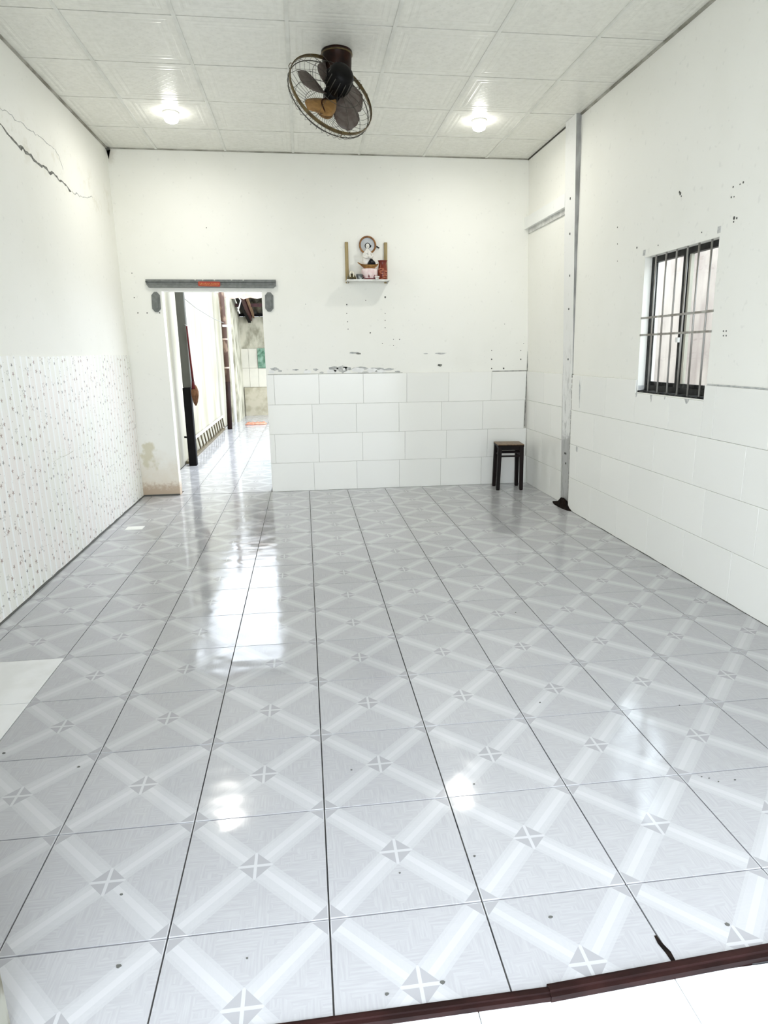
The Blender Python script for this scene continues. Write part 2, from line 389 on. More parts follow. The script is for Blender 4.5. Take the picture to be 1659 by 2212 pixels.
# ------------------------------------------------------------------ mesh helpers
class MB:
    def __init__(self): self.v = []; self.f = []; self.fm = []; self.smooth = []
    def add(self, vs, fs, mi=0, sm=False):
        o = len(self.v)
        self.v += [Vector(q) for q in vs]
        self.f += [tuple(i + o for i in q) for q in fs]
        self.fm += [mi] * len(fs); self.smooth += [sm] * len(fs)
        return self
    def box(self, a, b, mi=0, fn=None):
        (x0, y0, z0), (x1, y1, z1) = a, b
        vs = [(x0, y0, z0), (x1, y0, z0), (x1, y1, z0), (x0, y1, z0), (x0, y0, z1), (x1, y0, z1), (x1, y1, z1), (x0, y1, z1)]
        if fn: vs = [fn(*q) for q in vs]
        return self.add(vs, [(0, 3, 2, 1), (4, 5, 6, 7), (0, 1, 5, 4), (1, 2, 6, 5), (2, 3, 7, 6), (3, 0, 4, 7)], mi)
    def bbox(self, a, b, e=0.003, mi=0):
        """box with chamfered vertical and top edges"""
        (x0, y0, z0), (x1, y1, z1) = a, b
        vs = []
        def ring(i, z): return [(x0 + i + e, y0 + i, z), (x1 - i - e, y0 + i, z), (x1 - i, y0 + i + e, z), (x1 - i, y1 - i - e, z), (x1 - i - e, y1 - i, z), (x0 + i + e, y1 - i, z), (x0 + i, y1 - i - e, z), (x0 + i, y0 + i + e, z)]
        vs = ring(e, z0) + ring(0, z0 + e) + ring(0, z1 - e) + ring(e, z1)
        fs = [tuple(reversed(range(8))), tuple(range(24, 32))]
        for k in range(3):
            for i in range(8):
                j = (i + 1) % 8
                fs.append((k * 8 + i, k * 8 + j, k * 8 + 8 + j, k * 8 + 8 + i))
        return self.add(vs, fs, mi)
    def tube(self, pts, rad, n=8, mi=0, cap=True, sm=True):
        pts = [Vector(q) for q in pts]
        rad = rad if isinstance(rad, (list, tuple)) else [rad] * len(pts)
        vs, fs = [], []
        prev = None
        for i, q in enumerate(pts):
            d = (pts[min(i + 1, len(pts) - 1)] - pts[max(i - 1, 0)]).normalized()
            if prev is None:
                up = Vector((0, 0, 1)) if abs(d.z) < .9 else Vector((1, 0, 0))
                a = d.cross(up).normalized()
            else:
                a = (prev - d * prev.dot(d)).normalized()
            prev = a
            b = d.cross(a)
            for k in range(n):
                t = 2 * math.pi * k / n
                vs.append(q + (a * math.cos(t) + b * math.sin(t)) * rad[i])
        for i in range(len(pts) - 1):
            for k in range(n):
                j = (k + 1) % n
                fs.append((i * n + k, i * n + j, i * n + n + j, i * n + n + k))
        if cap:
            fs.append(tuple(reversed(range(n)))); fs.append(tuple(range((len(pts) - 1) * n, len(pts) * n)))
        return self.add(vs, fs, mi, sm)
    def lathe(self, prof, c=(0, 0, 0), n=24, mi=0, fn=None, sm=True):
        vs, fs = [], []
        for r, z in prof:
            for k in range(n):
                t = 2 * math.pi * k / n
                q = Vector((r * math.cos(t), r * math.sin(t), z))
                if fn: q = Vector(fn(q.x, q.y, q.z, t))
                vs.append(q + Vector(c))
        m = len(prof)
        for i in range(m - 1):
            for k in range(n):
                j = (k + 1) % n
                fs.append((i * n + k, i * n + j, i * n + n + j, i * n + n + k))
        fs.append(tuple(reversed(range(n)))); fs.append(tuple(range((m - 1) * n, m * n)))
        return self.add(vs, fs, mi, sm)
    def prism(self, poly, axis_pt, n=None, mi=0):
        """poly: list of 3D points, extruded by vector axis_pt"""
        k = len(poly); d = Vector(axis_pt)
        vs = [Vector(q) for q in poly] + [Vector(q) + d for q in poly]
        fs = [tuple(reversed(range(k))), tuple(range(k, 2 * k))]
        for i in range(k):
            j = (i + 1) % k
            fs.append((i, j, k + j, k + i))
        return self.add(vs, fs, mi)
    def torus(self, c, ax, Rr, w, t, n=64, mi=0):
        """flat band ring: radial width w, axial thickness t"""
        ax = Vector(ax).normalized()
        a = ax.orthogonal().normalized(); b = ax.cross(a)
        vs, fs = [], []
        sec = [(w / 2 * math.cos(s), t / 2 * math.sin(s)) for s in [2 * math.pi * k / 8 for k in range(8)]]
        for i in range(n):
            th = 2 * math.pi * i / n
            d = a * math.cos(th) + b * math.sin(th)
            for (p, q) in sec: vs.append(Vector(c) + d * (Rr + p) + ax * q)
        for i in range(n):
            for k in range(8):
                j = (k + 1) % 8; i2 = (i + 1) % n
                fs.append((i * 8 + k, i * 8 + j, i2 * 8 + j, i2 * 8 + k))
        return self.add(vs, fs, mi, True)
    def data(self, name, mats):
        me = bpy.data.meshes.new(name)
        me.from_pydata([tuple(q) for q in self.v], [], self.f)
        for mm in (mats if isinstance(mats, (list, tuple)) else [mats]): me.materials.append(M[mm])
        for pl, mi, s in zip(me.polygons, self.fm, self.smooth): pl.material_index = mi; pl.use_smooth = s
        me.validate(); me.update()
        import bmesh
        bm = bmesh.new(); bm.from_mesh(me)
        bmesh.ops.recalc_face_normals(bm, faces=bm.faces)
        bm.to_mesh(me); bm.free()
        return me
    def build(self, name, mats, parent=None):
        org = parent_origin(parent)
        if org is not None:
            self.v = [q - org for q in self.v]
        o = bpy.data.objects.new(name, self.data(name, mats))
        COL.objects.link(o)
        if parent: o.parent = parent
        return o

def parent_origin(p):
    o = Vector((0, 0, 0))
    while p is not None:
        o = o + Vector(p.location); p = p.parent
    return o
def empty(name, loc=(0, 0, 0)):
    o = bpy.data.objects.new(name, None); COL.objects.link(o)
    o.location = loc; o.empty_display_size = 0.05
    return o
def tag(o, label=None, cat=None, group=None, kind=None):
    if label: o['label'] = label
    if cat: o['category'] = cat
    if group: o['group'] = group
    if kind: o['kind'] = kind
    return o
def struct(o, label): return tag(o, label, None, None, 'structure')
def place(name, me, loc, parent, rot=None):
    o = bpy.data.objects.new(name, me); COL.objects.link(o)
    o.parent = parent
    o.location = Vector(loc) - parent_origin(parent)
    if rot: o.rotation_euler = rot
    return o
def chip_poly(w, h, n=11, jag=0.35):
    return [((w / 2) * math.cos(2 * math.pi * k / n) * random.uniform(1 - jag, 1), (h / 2) * math.sin(2 * math.pi * k / n) * random.uniform(1 - jag, 1)) for k in range(n)]

# ================================================================== FLOOR
mb = MB()
mb.box((XL - .1, -0.648, -0.12), (2.46, YB + .2, -0.006))
floor = mb.build('floor', 'grout')
struct(floor, 'glossy grey patterned tile floor with diagonal bands')
_tile_cache = {}
def tile_mesh(rect, thick, mat, name):
    key = (tuple(round(q, 4) for q in rect), mat)
    if key not in _tile_cache:
        x0, x1, y0, y1 = rect
        e = 0.0004
        m_ = MB()
        vs = [(x0, y0, -thick), (x1, y0, -thick), (x1, y1, -thick), (x0, y1, -thick),
              (x0, y0, -e), (x1, y0, -e), (x1, y1, -e), (x0, y1, -e),
              (x0 + e, y0 + e, 0), (x1 - e, y0 + e, 0), (x1 - e, y1 - e, 0), (x0 + e, y1 - e, 0)]
        fs = [(8, 9, 10, 11)]
        for b_ in (0, 4):
            for i in range(4):
                j = (i + 1) % 4
                fs.append((b_ + i, b_ + j, b_ + 4 + j, b_ + 4 + i))
        m_.add(vs, fs)
        _tile_cache[key] = m_.data(name, mat)
    return _tile_cache[key]
T = 0.4; G = 0.0021
def lay_tiles(x_min, x_max, y_min, y_max, parent, plain=()):
    i0, i1 = math.floor(x_min / T + 1e-6), math.ceil(x_max / T - 1e-6)
    j0, j1 = math.floor(y_min / T + 1e-6), math.ceil(y_max / T - 1e-6)
    for j in range(j0, j1):
        for i in range(i0, i1):
            cx, cy = (i + .5) * T, (j + .5) * T
            xa = max(i * T + G, x_min); xb = min((i + 1) * T - G, x_max)
            ya = max(j * T + G, y_min); yb = min((j + 1) * T - G, y_max)
            if xb - xa < .015 or yb - ya < .015: continue
            mat = 'plain_tile' if (i, j) in plain else 'floor_tile'
            dz = random.uniform(-.0003, .0003)
            place('floor_tile', tile_mesh((xa - cx, xb - cx, ya - cy, yb - cy), 0.0055, mat, 'floor_tile'), (cx, cy, dz), parent)
lay_tiles(XL + .007, 2.338, -0.646, 3.6, floor, plain={(-4, 2), (-4, 1)})
lay_tiles(XL + .007, 2.378, 3.6 + G, YB - .004, floor)
# specks and chips on the floor
mb = MB()
for (x, y, s) in [(1.27, -.02, .006), (1.31, -.05, .005), (1.29, -.03, .006), (1.37, -.05, .007), (1.45, .4, .006), (-1.15, .45, .012), (-.85, .33, .010), (.10, .18, .007), (-.55, -.25, .008),
                  (-.50, -.46, .013), (-.20, -.48, .006), (.20, -.28, .006), (.42, -.25, .008), (.56, -.47, .012), (.25, -.60, .012), (.12, -.61, .010), (.99, -.55, .013), (-1.0, -.05, .008), (.9, .5, .008), (1.1, 1.4, .008), (.5, .05, .007)]:
    q = chip_poly(s * 1.2, s * .85, 8, .4)
    mb.prism([(x + a, y + b, -.0005) for a, b in q], (0, 0, .0025))
o = mb.build('floor_specks', 'speck', floor); o['kind'] = 'stuff'

# ================================================================== WALLS
mb = MB()
mb.box((XL - .12, -0.77, -.12), (XL, YB + .12, H + .12))
wall_left = mb.build('wall_left', 'paint_left')
struct(wall_left, 'white painted left wall with a jagged crack above striped wallpaper')
# wallpaper in two overlapping sheets with slightly wavy edges
def paper(z0, z1, x, wav0, wav1):
    m_ = MB(); vs = []; fs = []
    n = 80
    for i in range(n + 1):
        y = -0.565 + (YB - .006 + 0.565) * i / n
        za = z0 + wav0 * (math.sin(y * 2.3 + 1) + .5 * math.sin(y * 7.1) + .3 * math.sin(y * 17))
        zb = z1 + wav1 * (math.sin(y * 3.1 + 2) + .6 * math.sin(y * 8.3 + 1) + .4 * math.sin(y * 23))
        vs += [(XL, y, za), (x, y, za), (x, y, zb), (XL, y, zb)]
    for i in range(n):
        a, b = i * 4, i * 4 + 4
        for k in range(4):
            j = (k + 1) % 4
            fs.append((a + k, a + j, b + j, b + k))
    fs += [(0, 1, 2, 3), tuple(n * 4 + k for k in (3, 2, 1, 0))]
    m_.add(vs, fs)
    return m_.build('wallpaper_sheet', 'paper', wall_left)
paper(0.012, 0.738, XL + .003, 0.0, 0.010)
paper(0.720, 1.404, XL + .0065, 0.012, 0.003)
mb = MB(); n_ = 60; vs = []; fs = []
for i in range(n_ + 1):
    y = -.56 + (YB - .01 + .56) * i / n_; zz = random.uniform(.009, .017); xx = XL + random.uniform(.005, .010)
    vs += [(XL, y, -.004), (xx, y, -.004), (xx, y, .003), (XL + .004, y, zz), (XL, y, zz)]
for i in range(n_):
    for k in range(5): fs.append((i * 5 + k, i * 5 + (k + 1) % 5, i * 5 + 5 + (k + 1) % 5, i * 5 + 5 + k))
mb.add(vs, fs); mb.build('dirt_shadow_line', 'speck', wall_left)
# cracks
def crack(pts, w, name, mat='crack'):
    m_ = MB()
    P = []
    for (a, b) in zip(pts[:-1], pts[1:]):
        k = max(2, int((Vector(b) - Vector(a)).length / .03))
        for i in range(k):
            t = i / k
            P.append((a[0] + (b[0] - a[0]) * t, a[1] + (b[1] - a[1]) * t + random.uniform(-.010, .010)))
    P.append(pts[-1])
    vs, fs = [], []
    for i, (y, z) in enumerate(P):
        ww = w * random.uniform(.25, 1.3)
        if random.random() < .10: ww *= 2.2
        if i in (0, len(P) - 1): ww *= .2
        vs += [(XL + .0005, y, z - ww), (XL + .0005, y, z + ww), (XL + .002, y, z + ww), (XL + .002, y, z - ww)]
    for i in range(len(P) - 1):
        a, b = i * 4, i * 4 + 4
        for k in range(4):
            j = (k + 1) % 4
            fs.append((a + k, a + j, b + j, b + k))
    m_.add(vs, fs)
    return m_.build(name, mat, wall_left)
crack([(2.45, 2.71), (2.60, 2.697), (2.73, 2.67), (2.85, 2.658), (3.0, 2.645), (3.16, 2.632), (3.40, 2.637), (3.62, 2.61), (3.70, 2.60)], 0.0085, 'crack')
crack([(3.72, 2.60), (3.82, 2.61), (3.95, 2.62), (4.12, 2.66), (4.22, 2.675)], 0.0030, 'crack', 'cement')
crack([(2.62, 2.80), (2.94, 2.807), (3.40, 2.82)], 0.0020, 'crack', 'smear')
crack([(3.40, 2.83), (3.52, 2.79), (3.58, 2.72)], 0.0018, 'crack', 'smear')

# back wall with the doorway
DX0, DX1, DZ = -1.325, -0.385, 1.995
mb = MB()
mb.box((XL, YB, -.006), (DX0, YB + .11, H + .1))
mb.box((DX0, YB, DZ), (DX1, YB + .11, H + .1))
mb.box((DX1, YB, -.006), (2.42, YB + .11, H + .1))
wall_back = mb.build('wall_back', 'paint_back')
struct(wall_back, 'white painted back wall with doorway and tiled lower half')
# wall tile row backing (grout bed) and tiles
ROWS = [(0.0, 0.30), (0.30, 0.60), (0.60, 0.90), (0.90, 1.20)]
mb = MB(); mb.box((DX1 + .002, YB - .006, 0.002), (2.36, YB, 1.199))
mb.build('tile_bed', 'wall_grout', wall_back)
BJ = {3: [DX1, -.31, .139, .591, 1.043, 1.486, 1.944, 2.325], 2: [DX1, .06, .514, .96, 1.413, 1.858, 2.315, 2.34],
      1: [DX1, -.332, .117, .573, 1.023, 1.469, 1.918, 2.36], 0: [DX1, .057, .507, .961, 1.41, 1.86, 2.31, 2.37]}
_wt = {}
def wall_tile(w, h):
    key = (round(w, 3), round(h, 3))
    if key not in _wt:
        m_ = MB(); e = .0015; t = .006
        x, z = w / 2, h / 2
        vs = [(-x, 0, -z), (x, 0, -z), (x, 0, z), (-x, 0, z), (-x, -t + e, -z), (x, -t + e, -z), (x, -t + e, z), (-x, -t + e, z), (-x + e, -t, -z + e), (x - e, -t, -z + e), (x - e, -t, z - e), (-x + e, -t, z - e)]
        fs = [(8, 9, 10, 11)]
        for b_ in (0, 4):
            for i in range(4):
                j = (i + 1) % 4
                fs.append((b_ + i, b_ + j, b_ + 4 + j, b_ + 4 + i))
        m_.add(vs, fs)
        _wt[key] = m_.data('wall_tile', 'wall_tile')
    return _wt[key]
g = .0011
for r, (z0, z1) in enumerate(ROWS):
    js = BJ[r]
    for a, b in zip(js[:-1], js[1:]):
        b = min(b, 2.372 - .0425 * z1)
        if b - a < .02: continue
        place('wall_tile', wall_tile(b - a - 2 * g, z1 - z0 - 2 * g), ((a + b) / 2, YB - .0055 + random.uniform(-.0004, .0004), (z0 + z1) / 2), wall_back)
# chipped plaster over the tile edge
def back_chip(x, z, w, h, mat, name, t=.002, n=13, jag=.45):
    m_ = MB()
    m_.prism([(x + a, YB - t, z + b) for a, b in chip_poly(w, h, n, jag)], (0, t, 0))
    return m_.build(name, mat, wall_back)
for (x, z, w, h) in [(-.30, 1.255, .11, .025), (-.245, 1.235, .05, .018), (-.09, 1.245, .09, .014), (.02, 1.24, .04, .018), (.11, 1.245, .07, .02), (.17, 1.21, .05, .015), (.29, 1.255, .16, .03), (.38, 1.225, .13, .06), (.43, 1.25, .12, .03),
                     (.56, 1.25, .2, .028), (.72, 1.24, .22, .028), (.85, 1.235, .16, .02), (.95, 1.21, .08, .014), (.6, 1.208, .2, .012)]:
    back_chip(x, max(z, 1.203 + h * .7), w, h * 1.5, 'cement', 'plaster_patch')
for (x, z, w, h) in [(.27, 1.222, .12, .045), (.315, 1.232, .05, .025), (.44, 1.213, .06, .03), (.40, 1.245, .035, .03), (.54, 1.232, .17, .055), (.68, 1.228, .13, .050), (.77, 1.22, .12, .04), (.03, 1.225, .10, .035), (-.33, 1.228, .08, .04)]:
    back_chip(x, z, w * 1.1, h * 1.15, 'chalk', 'filler_patch', .003)
back_chip(.505, 1.405, .13, .022, 'cement', 'plaster_patch', .003)
back_chip(.545, 1.398, .07, .018, 'crack', 'plaster_patch', .0035)
back_chip(1.392, 1.272, .055, .034, 'crack', 'plaster_patch', .004)
back_chip(1.40, 1.389, .16, .02, 'smear', 'plaster_patch')
back_chip(1.24, 1.389, .06, .014, 'smear', 'plaster_patch')
# nail holes
mb = MB()
holes = []
def Bp(px, py):
    # point of the back wall seen at a place in the photograph (a measuring aid only)
    d = CAM_ROT @ Vector(((px - 829.56) / FPX, -(py - 1106.0) / FPX, -1.0))
    t = (YB - CAM_POS.y) / d.y
    q = CAM_POS + d * t
    return q.x, q.z
for (x, y, s) in [(749, 658, 3), (749, 677, 2), (751, 695, 2), (752, 711, 2), (778, 764, 3), (832, 642, 4), (832, 677, 2), (832, 692, 2), (832, 708, 2), (800, 719, 3), (790, 649, 2), (863, 733, 2.5), (850, 733, 2), (850, 746, 2), (826, 742, 2),
                  (1062, 757, 2), (1062, 776, 3), (1062, 796, 3), (1125, 757, 2), (1125, 776, 3), (1088, 796, 4), (446, 492, 2), (285, 590, 2), (290, 643, 2), (298, 676, 2.5), (318, 676, 2.5), (345, 676, 2.5), (660, 657, 1.5), (1090, 700, 1.5), (1131, 742, 1.5)]:
    hx, hz = Bp(x, y)
    q = chip_poly(s * .0052, s * .0058, 7, .3)
    mb.prism([(hx + a, YB - .0018, hz + b) for a, b in q], (0, .0018, 0))
o = mb.build('nail_holes', 'speck', wall_back); o['kind'] = 'stuff'
# black dirt line on top of the tiles near the right corner and along the corner joint
mb = MB()
mb.box((1.95, YB - .0035, 1.200), (2.325, YB, 1.2065)); mb.box((-.37, YB - .0035, 1.200), (1.0, YB, 1.203))
mb.box((2.325, YB - .004, 1.2), (2.335, YB, 1.40))
mb.box((2.322, YB - .0075, .62), (2.328, YB - .0055, 1.199))
mb.build('dirt_shadow_line', 'crack', wall_back)
mb = MB(); mb.box((XL + .004, YB - .006, .0), (DX0 - .002, YB, .014)); mb.build('dirt_shadow_line', 'speck', wall_back)
# soot lump in the upper left corner
mb = MB()
mb.add([(XL, YB, 3.19), (XL + .035, YB, 3.20), (XL + .012, YB, 3.12), (XL, YB - .05, 3.205), (XL + .03, YB - .03, 3.21), (XL, YB, 3.214)], [(0, 1, 4, 3), (0, 2, 1), (3, 4, 5), (1, 5, 4), (0, 3, 5), (2, 0, 5, 1)])
mb.build('soot_lump', 'speck', wall_back)

# right wall, near part with the window, leaning slightly
WY0, WY1, WZ0, WZ1 = 1.738, 2.512, 1.115, 2.000
THK = .12
lean = lambda x, y, z: (x + xr(z), y, z)
mb = MB()
mb.box((0, -.77, -.12), (THK, WY0, H + .1), fn=lean)
mb.box((0, WY1, -.12), (THK, 3.605, H + .1), fn=lean)
mb.box((0, WY0, -.12), (THK, WY1, WZ0), fn=lean)
mb.box((0, WY0, WZ1), (THK, WY1, H + .1), fn=lean)
wall_right = mb.build('wall_right', 'paint_right')
struct(wall_right, 'white right wall with barred window and tiled lower half')
lean2 = lambda x, y, z: (x + xr2(z), y, z)
mb = MB(); mb.box((0, 3.605, -.12), (THK, YB + .1, H + .1), fn=lean2)
wr2 = mb.build('wall_right_rear', 'paint_right', )
struct(wr2, 'short white wall section between the worn post and the back corner')
# tiles on the right walls
def right_bed(y0, y1, fnx, parent, zt=1.199, z0=.002):
    m_ = MB(); m_.box((-.006, y0, z0), (0, y1, zt), fn=lambda x, y, z: (x + fnx(z), y, z)); m_.build('tile_bed', 'wall_grout', parent)
right_bed(WY1, 3.60, xr, wall_right); right_bed(-.56, WY0, xr, wall_right); right_bed(WY0, WY1, xr, wall_right, 1.108)
right_bed(3.85, YB - .007, xr2, wr2)
RJ = {3: [-.56, -.17, .28, .73, 1.18, 1.63, WY0, 2.081, WY1, 2.96, 3.40, 3.585],
      2: [-.56, -.02, .43, .88, 1.334, 1.774, 2.229, 2.68, 3.13, 3.585],
      1: [-.56, -.16, .29, .74, 1.191, 1.644, 2.079, 2.53, 2.98, 3.43, 3.585],
      0: [-.56, .01, .46, .91, 1.36, 1.809, 2.24, 2.688, 3.136, 3.585]}
def right_tile(y0, y1, z0, z1, fnx, slope, parent):
    w, h = y1 - y0 - 2 * g, z1 - z0 - 2 * g
    zc = (z0 + z1) / 2
    me = wall_tile(w, h)
    o = bpy.data.objects.new('wall_tile', me); COL.objects.link(o); o.parent = parent
    # local tile faces -y; turn it to face -x and lean it with the wall
    rot = Matrix.Rotation(-slope, 4, 'Y') @ Matrix.Rotation(R(-90), 4, 'Z')
    o.matrix_local = Matrix.Translation((fnx(zc) - .0058 + random.uniform(-.0004, .0004), (y0 + y1) / 2, zc)) @ rot
for r, (z0, z1) in enumerate(ROWS):
    for a, b in zip(RJ[r][:-1], RJ[r][1:]):
        zt = z1
        if r == 3 and a >= WY0 - .001 and b <= WY1 + .001: zt = 1.108
        right_tile(a, b, z0, zt, xr, .029, wall_right)
for r, (z0, z1) in enumerate(ROWS):
    js = [3.86, 4.36, YB - .008] if r % 2 else [3.86, 4.12, 4.57, YB - .008]
    if r == 3: js = [3.86, 4.31, YB - .008]
    for a, b in zip(js[:-1], js[1:]): right_tile(a, b, z0, z1, xr2, .0425, wr2)
# small marks on the right wall
mb = MB()
def Rp(px, py):
    d = CAM_ROT @ Vector(((px - 829.56) / FPX, -(py - 1106.0) / FPX, -1.0))
    t = (2.345 - CAM_POS.x - .029 * CAM_POS.z) / (d.x + .029 * d.z)
    return CAM_POS + d * t
for (x, y, s) in [(1470, 418, 4), (1468, 415, 3), (1472, 424, 2), (1586, 471, 3.5), (1592, 471, 2.5), (1585, 479, 2), (1606, 394, 2.5), (1599, 398, 1.5), (1584, 404, 2), (1334, 491, 2), (1334, 527, 2), (1334, 564, 1.5), (1376, 535, 3), (1422, 530, 2), (1516, 502, 2),
                  (1563, 715, 2), (1569, 715, 2), (1563, 725, 2), (1569, 725, 2), (1580, 426, 2), (1586, 425, 1.5)]:
    q0 = Rp(x, y)
    q = chip_poly(s * .0046, s * .0058, 7, .3)
    mb.prism([(q0.x - .0018, q0.y + a, q0.z + b) for a, b in q], (.0030, 0, 0))
o = mb.build('nail_holes', 'speck', wall_right); o['kind'] = 'stuff'
mb = MB()
for (x, y) in [(1554, 496), (1392, 546)]:
    q0 = Rp(x, y)
    mb.box((q0.x - .0025, q0.y - .013, q0.z - .017), (q0.x + .002, q0.y + .013, q0.z + .017))
mb.build('grey_patch', 'smear', wall_right)
mb = MB()     # dirt and ledge shadow as a grey strip topping tiles beyond the window
mb.box((-.0085, -.56, 1.200), (0, WY0 - .02, 1.2075), fn=lean)
mb.build('dirt_shadow_line', 'cement', wall_right)
mb = MB(); n_ = 60; vs = []; fs = []
for i in range(n_ + 1):
    y = -.56 + (3.58 + .56) * i / n_; zz = random.uniform(.001, .006); xx = xr(0) - .012 - random.uniform(.001, .005)
    vs += [(xr(0), y, -.004), (xx, y, -.004), (xx, y, .001), (xr(0) - .013, y, zz), (xr(0), y, zz)]
for i in range(n_):
    for k in range(5): fs.append((i * 5 + k, i * 5 + (k + 1) % 5, i * 5 + 5 + (k + 1) % 5, i * 5 + 5 + k))
mb.add(vs, fs); mb.build('dirt_shadow_line', 'speck', wall_right)
mb = MB()
for y, z0, z1, w in [(3.42, .93, 1.12, .010), (3.43, 1.0, 1.16, .006), (3.44, .55, .60, .03)]:
    mb.prism([(xr(z1 if b > 0 else z0) - .0135, y + a, z0 + (z1 - z0) * (b + .5)) for a, b in [(-w * .3, -.5), (w * .5, -.35), (w * .4, .2), (w * .2, .5), (-w * .5, .3), (-w * .3, -.1)]], (.0035, 0, 0))
mb.build('cement_smear', 'cement', wall_right)

# front wall around the wide opening (camera stands in front of it)
mb = MB(); mb.box((XL - .12, -.77, -.15), (-.69, -.575, H + .1))
o = mb.build('wall_front_left', 'paint_front'); struct(o, 'mouldy white front pier at the lower left corner')
mb = MB(); mb.box((1.75, -.77, -.15), (2.30, -.575, H + .1)); mb.box((-.69, -.77, 2.95), (1.75, -.575, H + .1))
o = mb.build('wall_front_right', 'paint_right'); struct(o, 'white front wall beside and above the wide opening')

mb = MB(); mb.box((XL - .3, -1.75, 2.98), (2.6, -.77, 3.06)); o = mb.build('front_sky_blocker', 'paint_right'); struct(o, 'white slab added out of view to cut skylight on the front floor')  # unseen slab added to hold back high sky from the near floor
mb = MB(); mb.box((XL, YB + .11, 2.70), (.6, 5.75, 2.78)); o = mb.build('rear_sky_blocker', 'paint_right'); struct(o, 'white slab added out of view to cut skylight behind the rear doorway')  # unseen slab added to dim the passage just outside the doorway

# ================================================================== CEILING
mb = MB(); mb.box((XL - .1, -.77, H + .016), (2.42, YB + .1, H + .09))
ceiling = mb.build('ceiling', 'dark_void'); struct(ceiling, 'off-white embossed panel ceiling in a grid')
CX = [XL, -1.255, -.640, -.024, .591, 1.207, 1.822, 2.262]
CY = [-.57, -.016, .594, 1.204, 1.813, 2.423, 3.033, 3.642, 4.252, YB]
_cp = {}
def panel_mesh(w, h):
    key = (round(w, 3), round(h, 3))
    if key in _cp: return _cp[key]
    # stepped embossed frame: rings of (inset, height)
    rings = [(0, .006), (0, 0), (.045, .0), (.053, .0011), (.062, .0011), (.070, .0), (.082, .0), (.090, .0014), (.100, .0014), (.109, .0004)]
    vs, fs = [], []
    for i, zz in rings:
        k = min(i, min(w, h) / 2 - .01)
        vs += [(-w / 2 + k, -h / 2 + k, zz), (w / 2 - k, -h / 2 + k, zz), (w / 2 - k, h / 2 - k, zz), (-w / 2 + k, h / 2 - k, zz)]
    for r in range(len(rings) - 1):
        for i in range(4):
            j = (i + 1) % 4
            fs.append((r * 4 + i, r * 4 + j, r * 4 + 4 + j, r * 4 + 4 + i))
    fs.append(tuple(len(rings) * 4 - 4 + i for i in range(4)))
    m_ = MB(); m_.add(vs, fs)
    _cp[key] = m_.data('ceiling_panel', 'panel')
    return _cp[key]
for i in range(len(CX) - 1):
    for j in range(len(CY) - 1):
        a, b = CX[i] + .002, CX[i + 1] - .002
        c, d = CY[j] + .0042, CY[j + 1] - .0042
        place('ceiling_panel', panel_mesh(b - a, d - c), ((a + b) / 2, (c + d) / 2, H + random.uniform(0, .0012)), ceiling)
for x in CX[1:-1]:
    mb = MB(); mb.box((x - .011, -.57, H - .004), (x + .011, YB, H + .004)); mb.build('ceiling_tee', 'tee', ceiling)
mb = MB(); mb.box((XL, -.57, H - .012), (XL + .014, YB, H + .004)); mb.build('edge_angle', 'angle', ceiling)
mb = MB(); mb.box((xr(H) - .016, -.57, H - .012), (xr(H) + .002, 3.60, H + .004)); mb.build('edge_angle', 'angle', ceiling)
mb = MB(); mb.box((XL + .014, YB - .010, H - .008), (xr2(H), YB, H + .004)); mb.build('edge_angle', 'angle', ceiling)
mb = MB(); mb.box((xr2(H) - .008, 3.80, H - .010), (xr2(H), YB, H + .004)); mb.build('edge_angle', 'dark_void', ceiling)

# ================================================================== POST, LEDGE, RUBBLE on the right wall
def xp(z): return 2.368 - (2.368 - 2.205) * z / H
post = empty('wall_post', (2.37, 3.7, 0)); struct(post, 'worn white vertical post on the right wall, grey and bare at its foot')
mb = MB()
nz = 16
vs, fs = [], []
for k in range(nz + 1):
    z = H * k / nz - (.0005 if k == nz else 0)
    j = random.uniform(-.003, .003) if 0 < k < nz else 0
    vs += [(xp(z) + j * .3, 3.607 + j, z), (xp(z), 3.815 + j, z), (xr2(z) + .01, 3.815 + j, z), (xr2(z) + .01, 3.607 + j, z)]
for k in range(nz):
    a, b = 4 * k, 4 * k + 4
    fs += [(a, a + 1, b + 1, b), (a + 1, a + 2, b + 2, b + 1), (a + 2, a + 3, b + 3, b + 2)]
fs += [(0, 3, 2, 1), tuple(nz * 4 + q for q in (0, 1, 2, 3))]
mb.add(vs, fs)
fs2 = [(4 * k + 3, 4 * k, 4 * k + 4, 4 * k + 7) for k in range(nz)]
mb.f += fs2; mb.fm += [1] * nz; mb.smooth += [False] * nz
mb.build('post_shaft', ['post', 'post_edge'], post)
mb = MB()       # shadow gap between post and wall, built as dark slivers
for k in range(26):
    z = .05 + k * .045
    w = random.uniform(.004, .013)
    x = min(xp(z), xr(z)) - .004
    mb.box((x, 3.600 - w, z), (x + .012, 3.612, z + random.uniform(.025, .05)))
mb.build('broken_shadow_joint', 'crack', post)
mb = MB()
for (y, z) in [(3.70, 2.62), (3.70, 2.35), (3.69, 2.02), (3.70, 1.75), (3.72, .49), (3.745, .49), (3.72, .40), (3.70, 1.33)]:
    x = xp(z); mb.box((x - .004, y - .006, z - .008), (x + .002, y + .006, z + .008))
mb.build('nail_holes', 'speck', post)['kind'] = 'stuff'
mb = MB()
mb.box((-.040, 3.815, 2.58), (.005, YB, 2.685), fn=lean2); mb.build('crossbar', 'white_wood', post)
mb = MB(); mb.box((-.012, 3.815, 2.535), (.005, YB - .03, 2.58), fn=lean2); mb.build('crossbar_shade', 'crossbar_grey', post)  # grey strip standing in for the shade beneath the crossbar
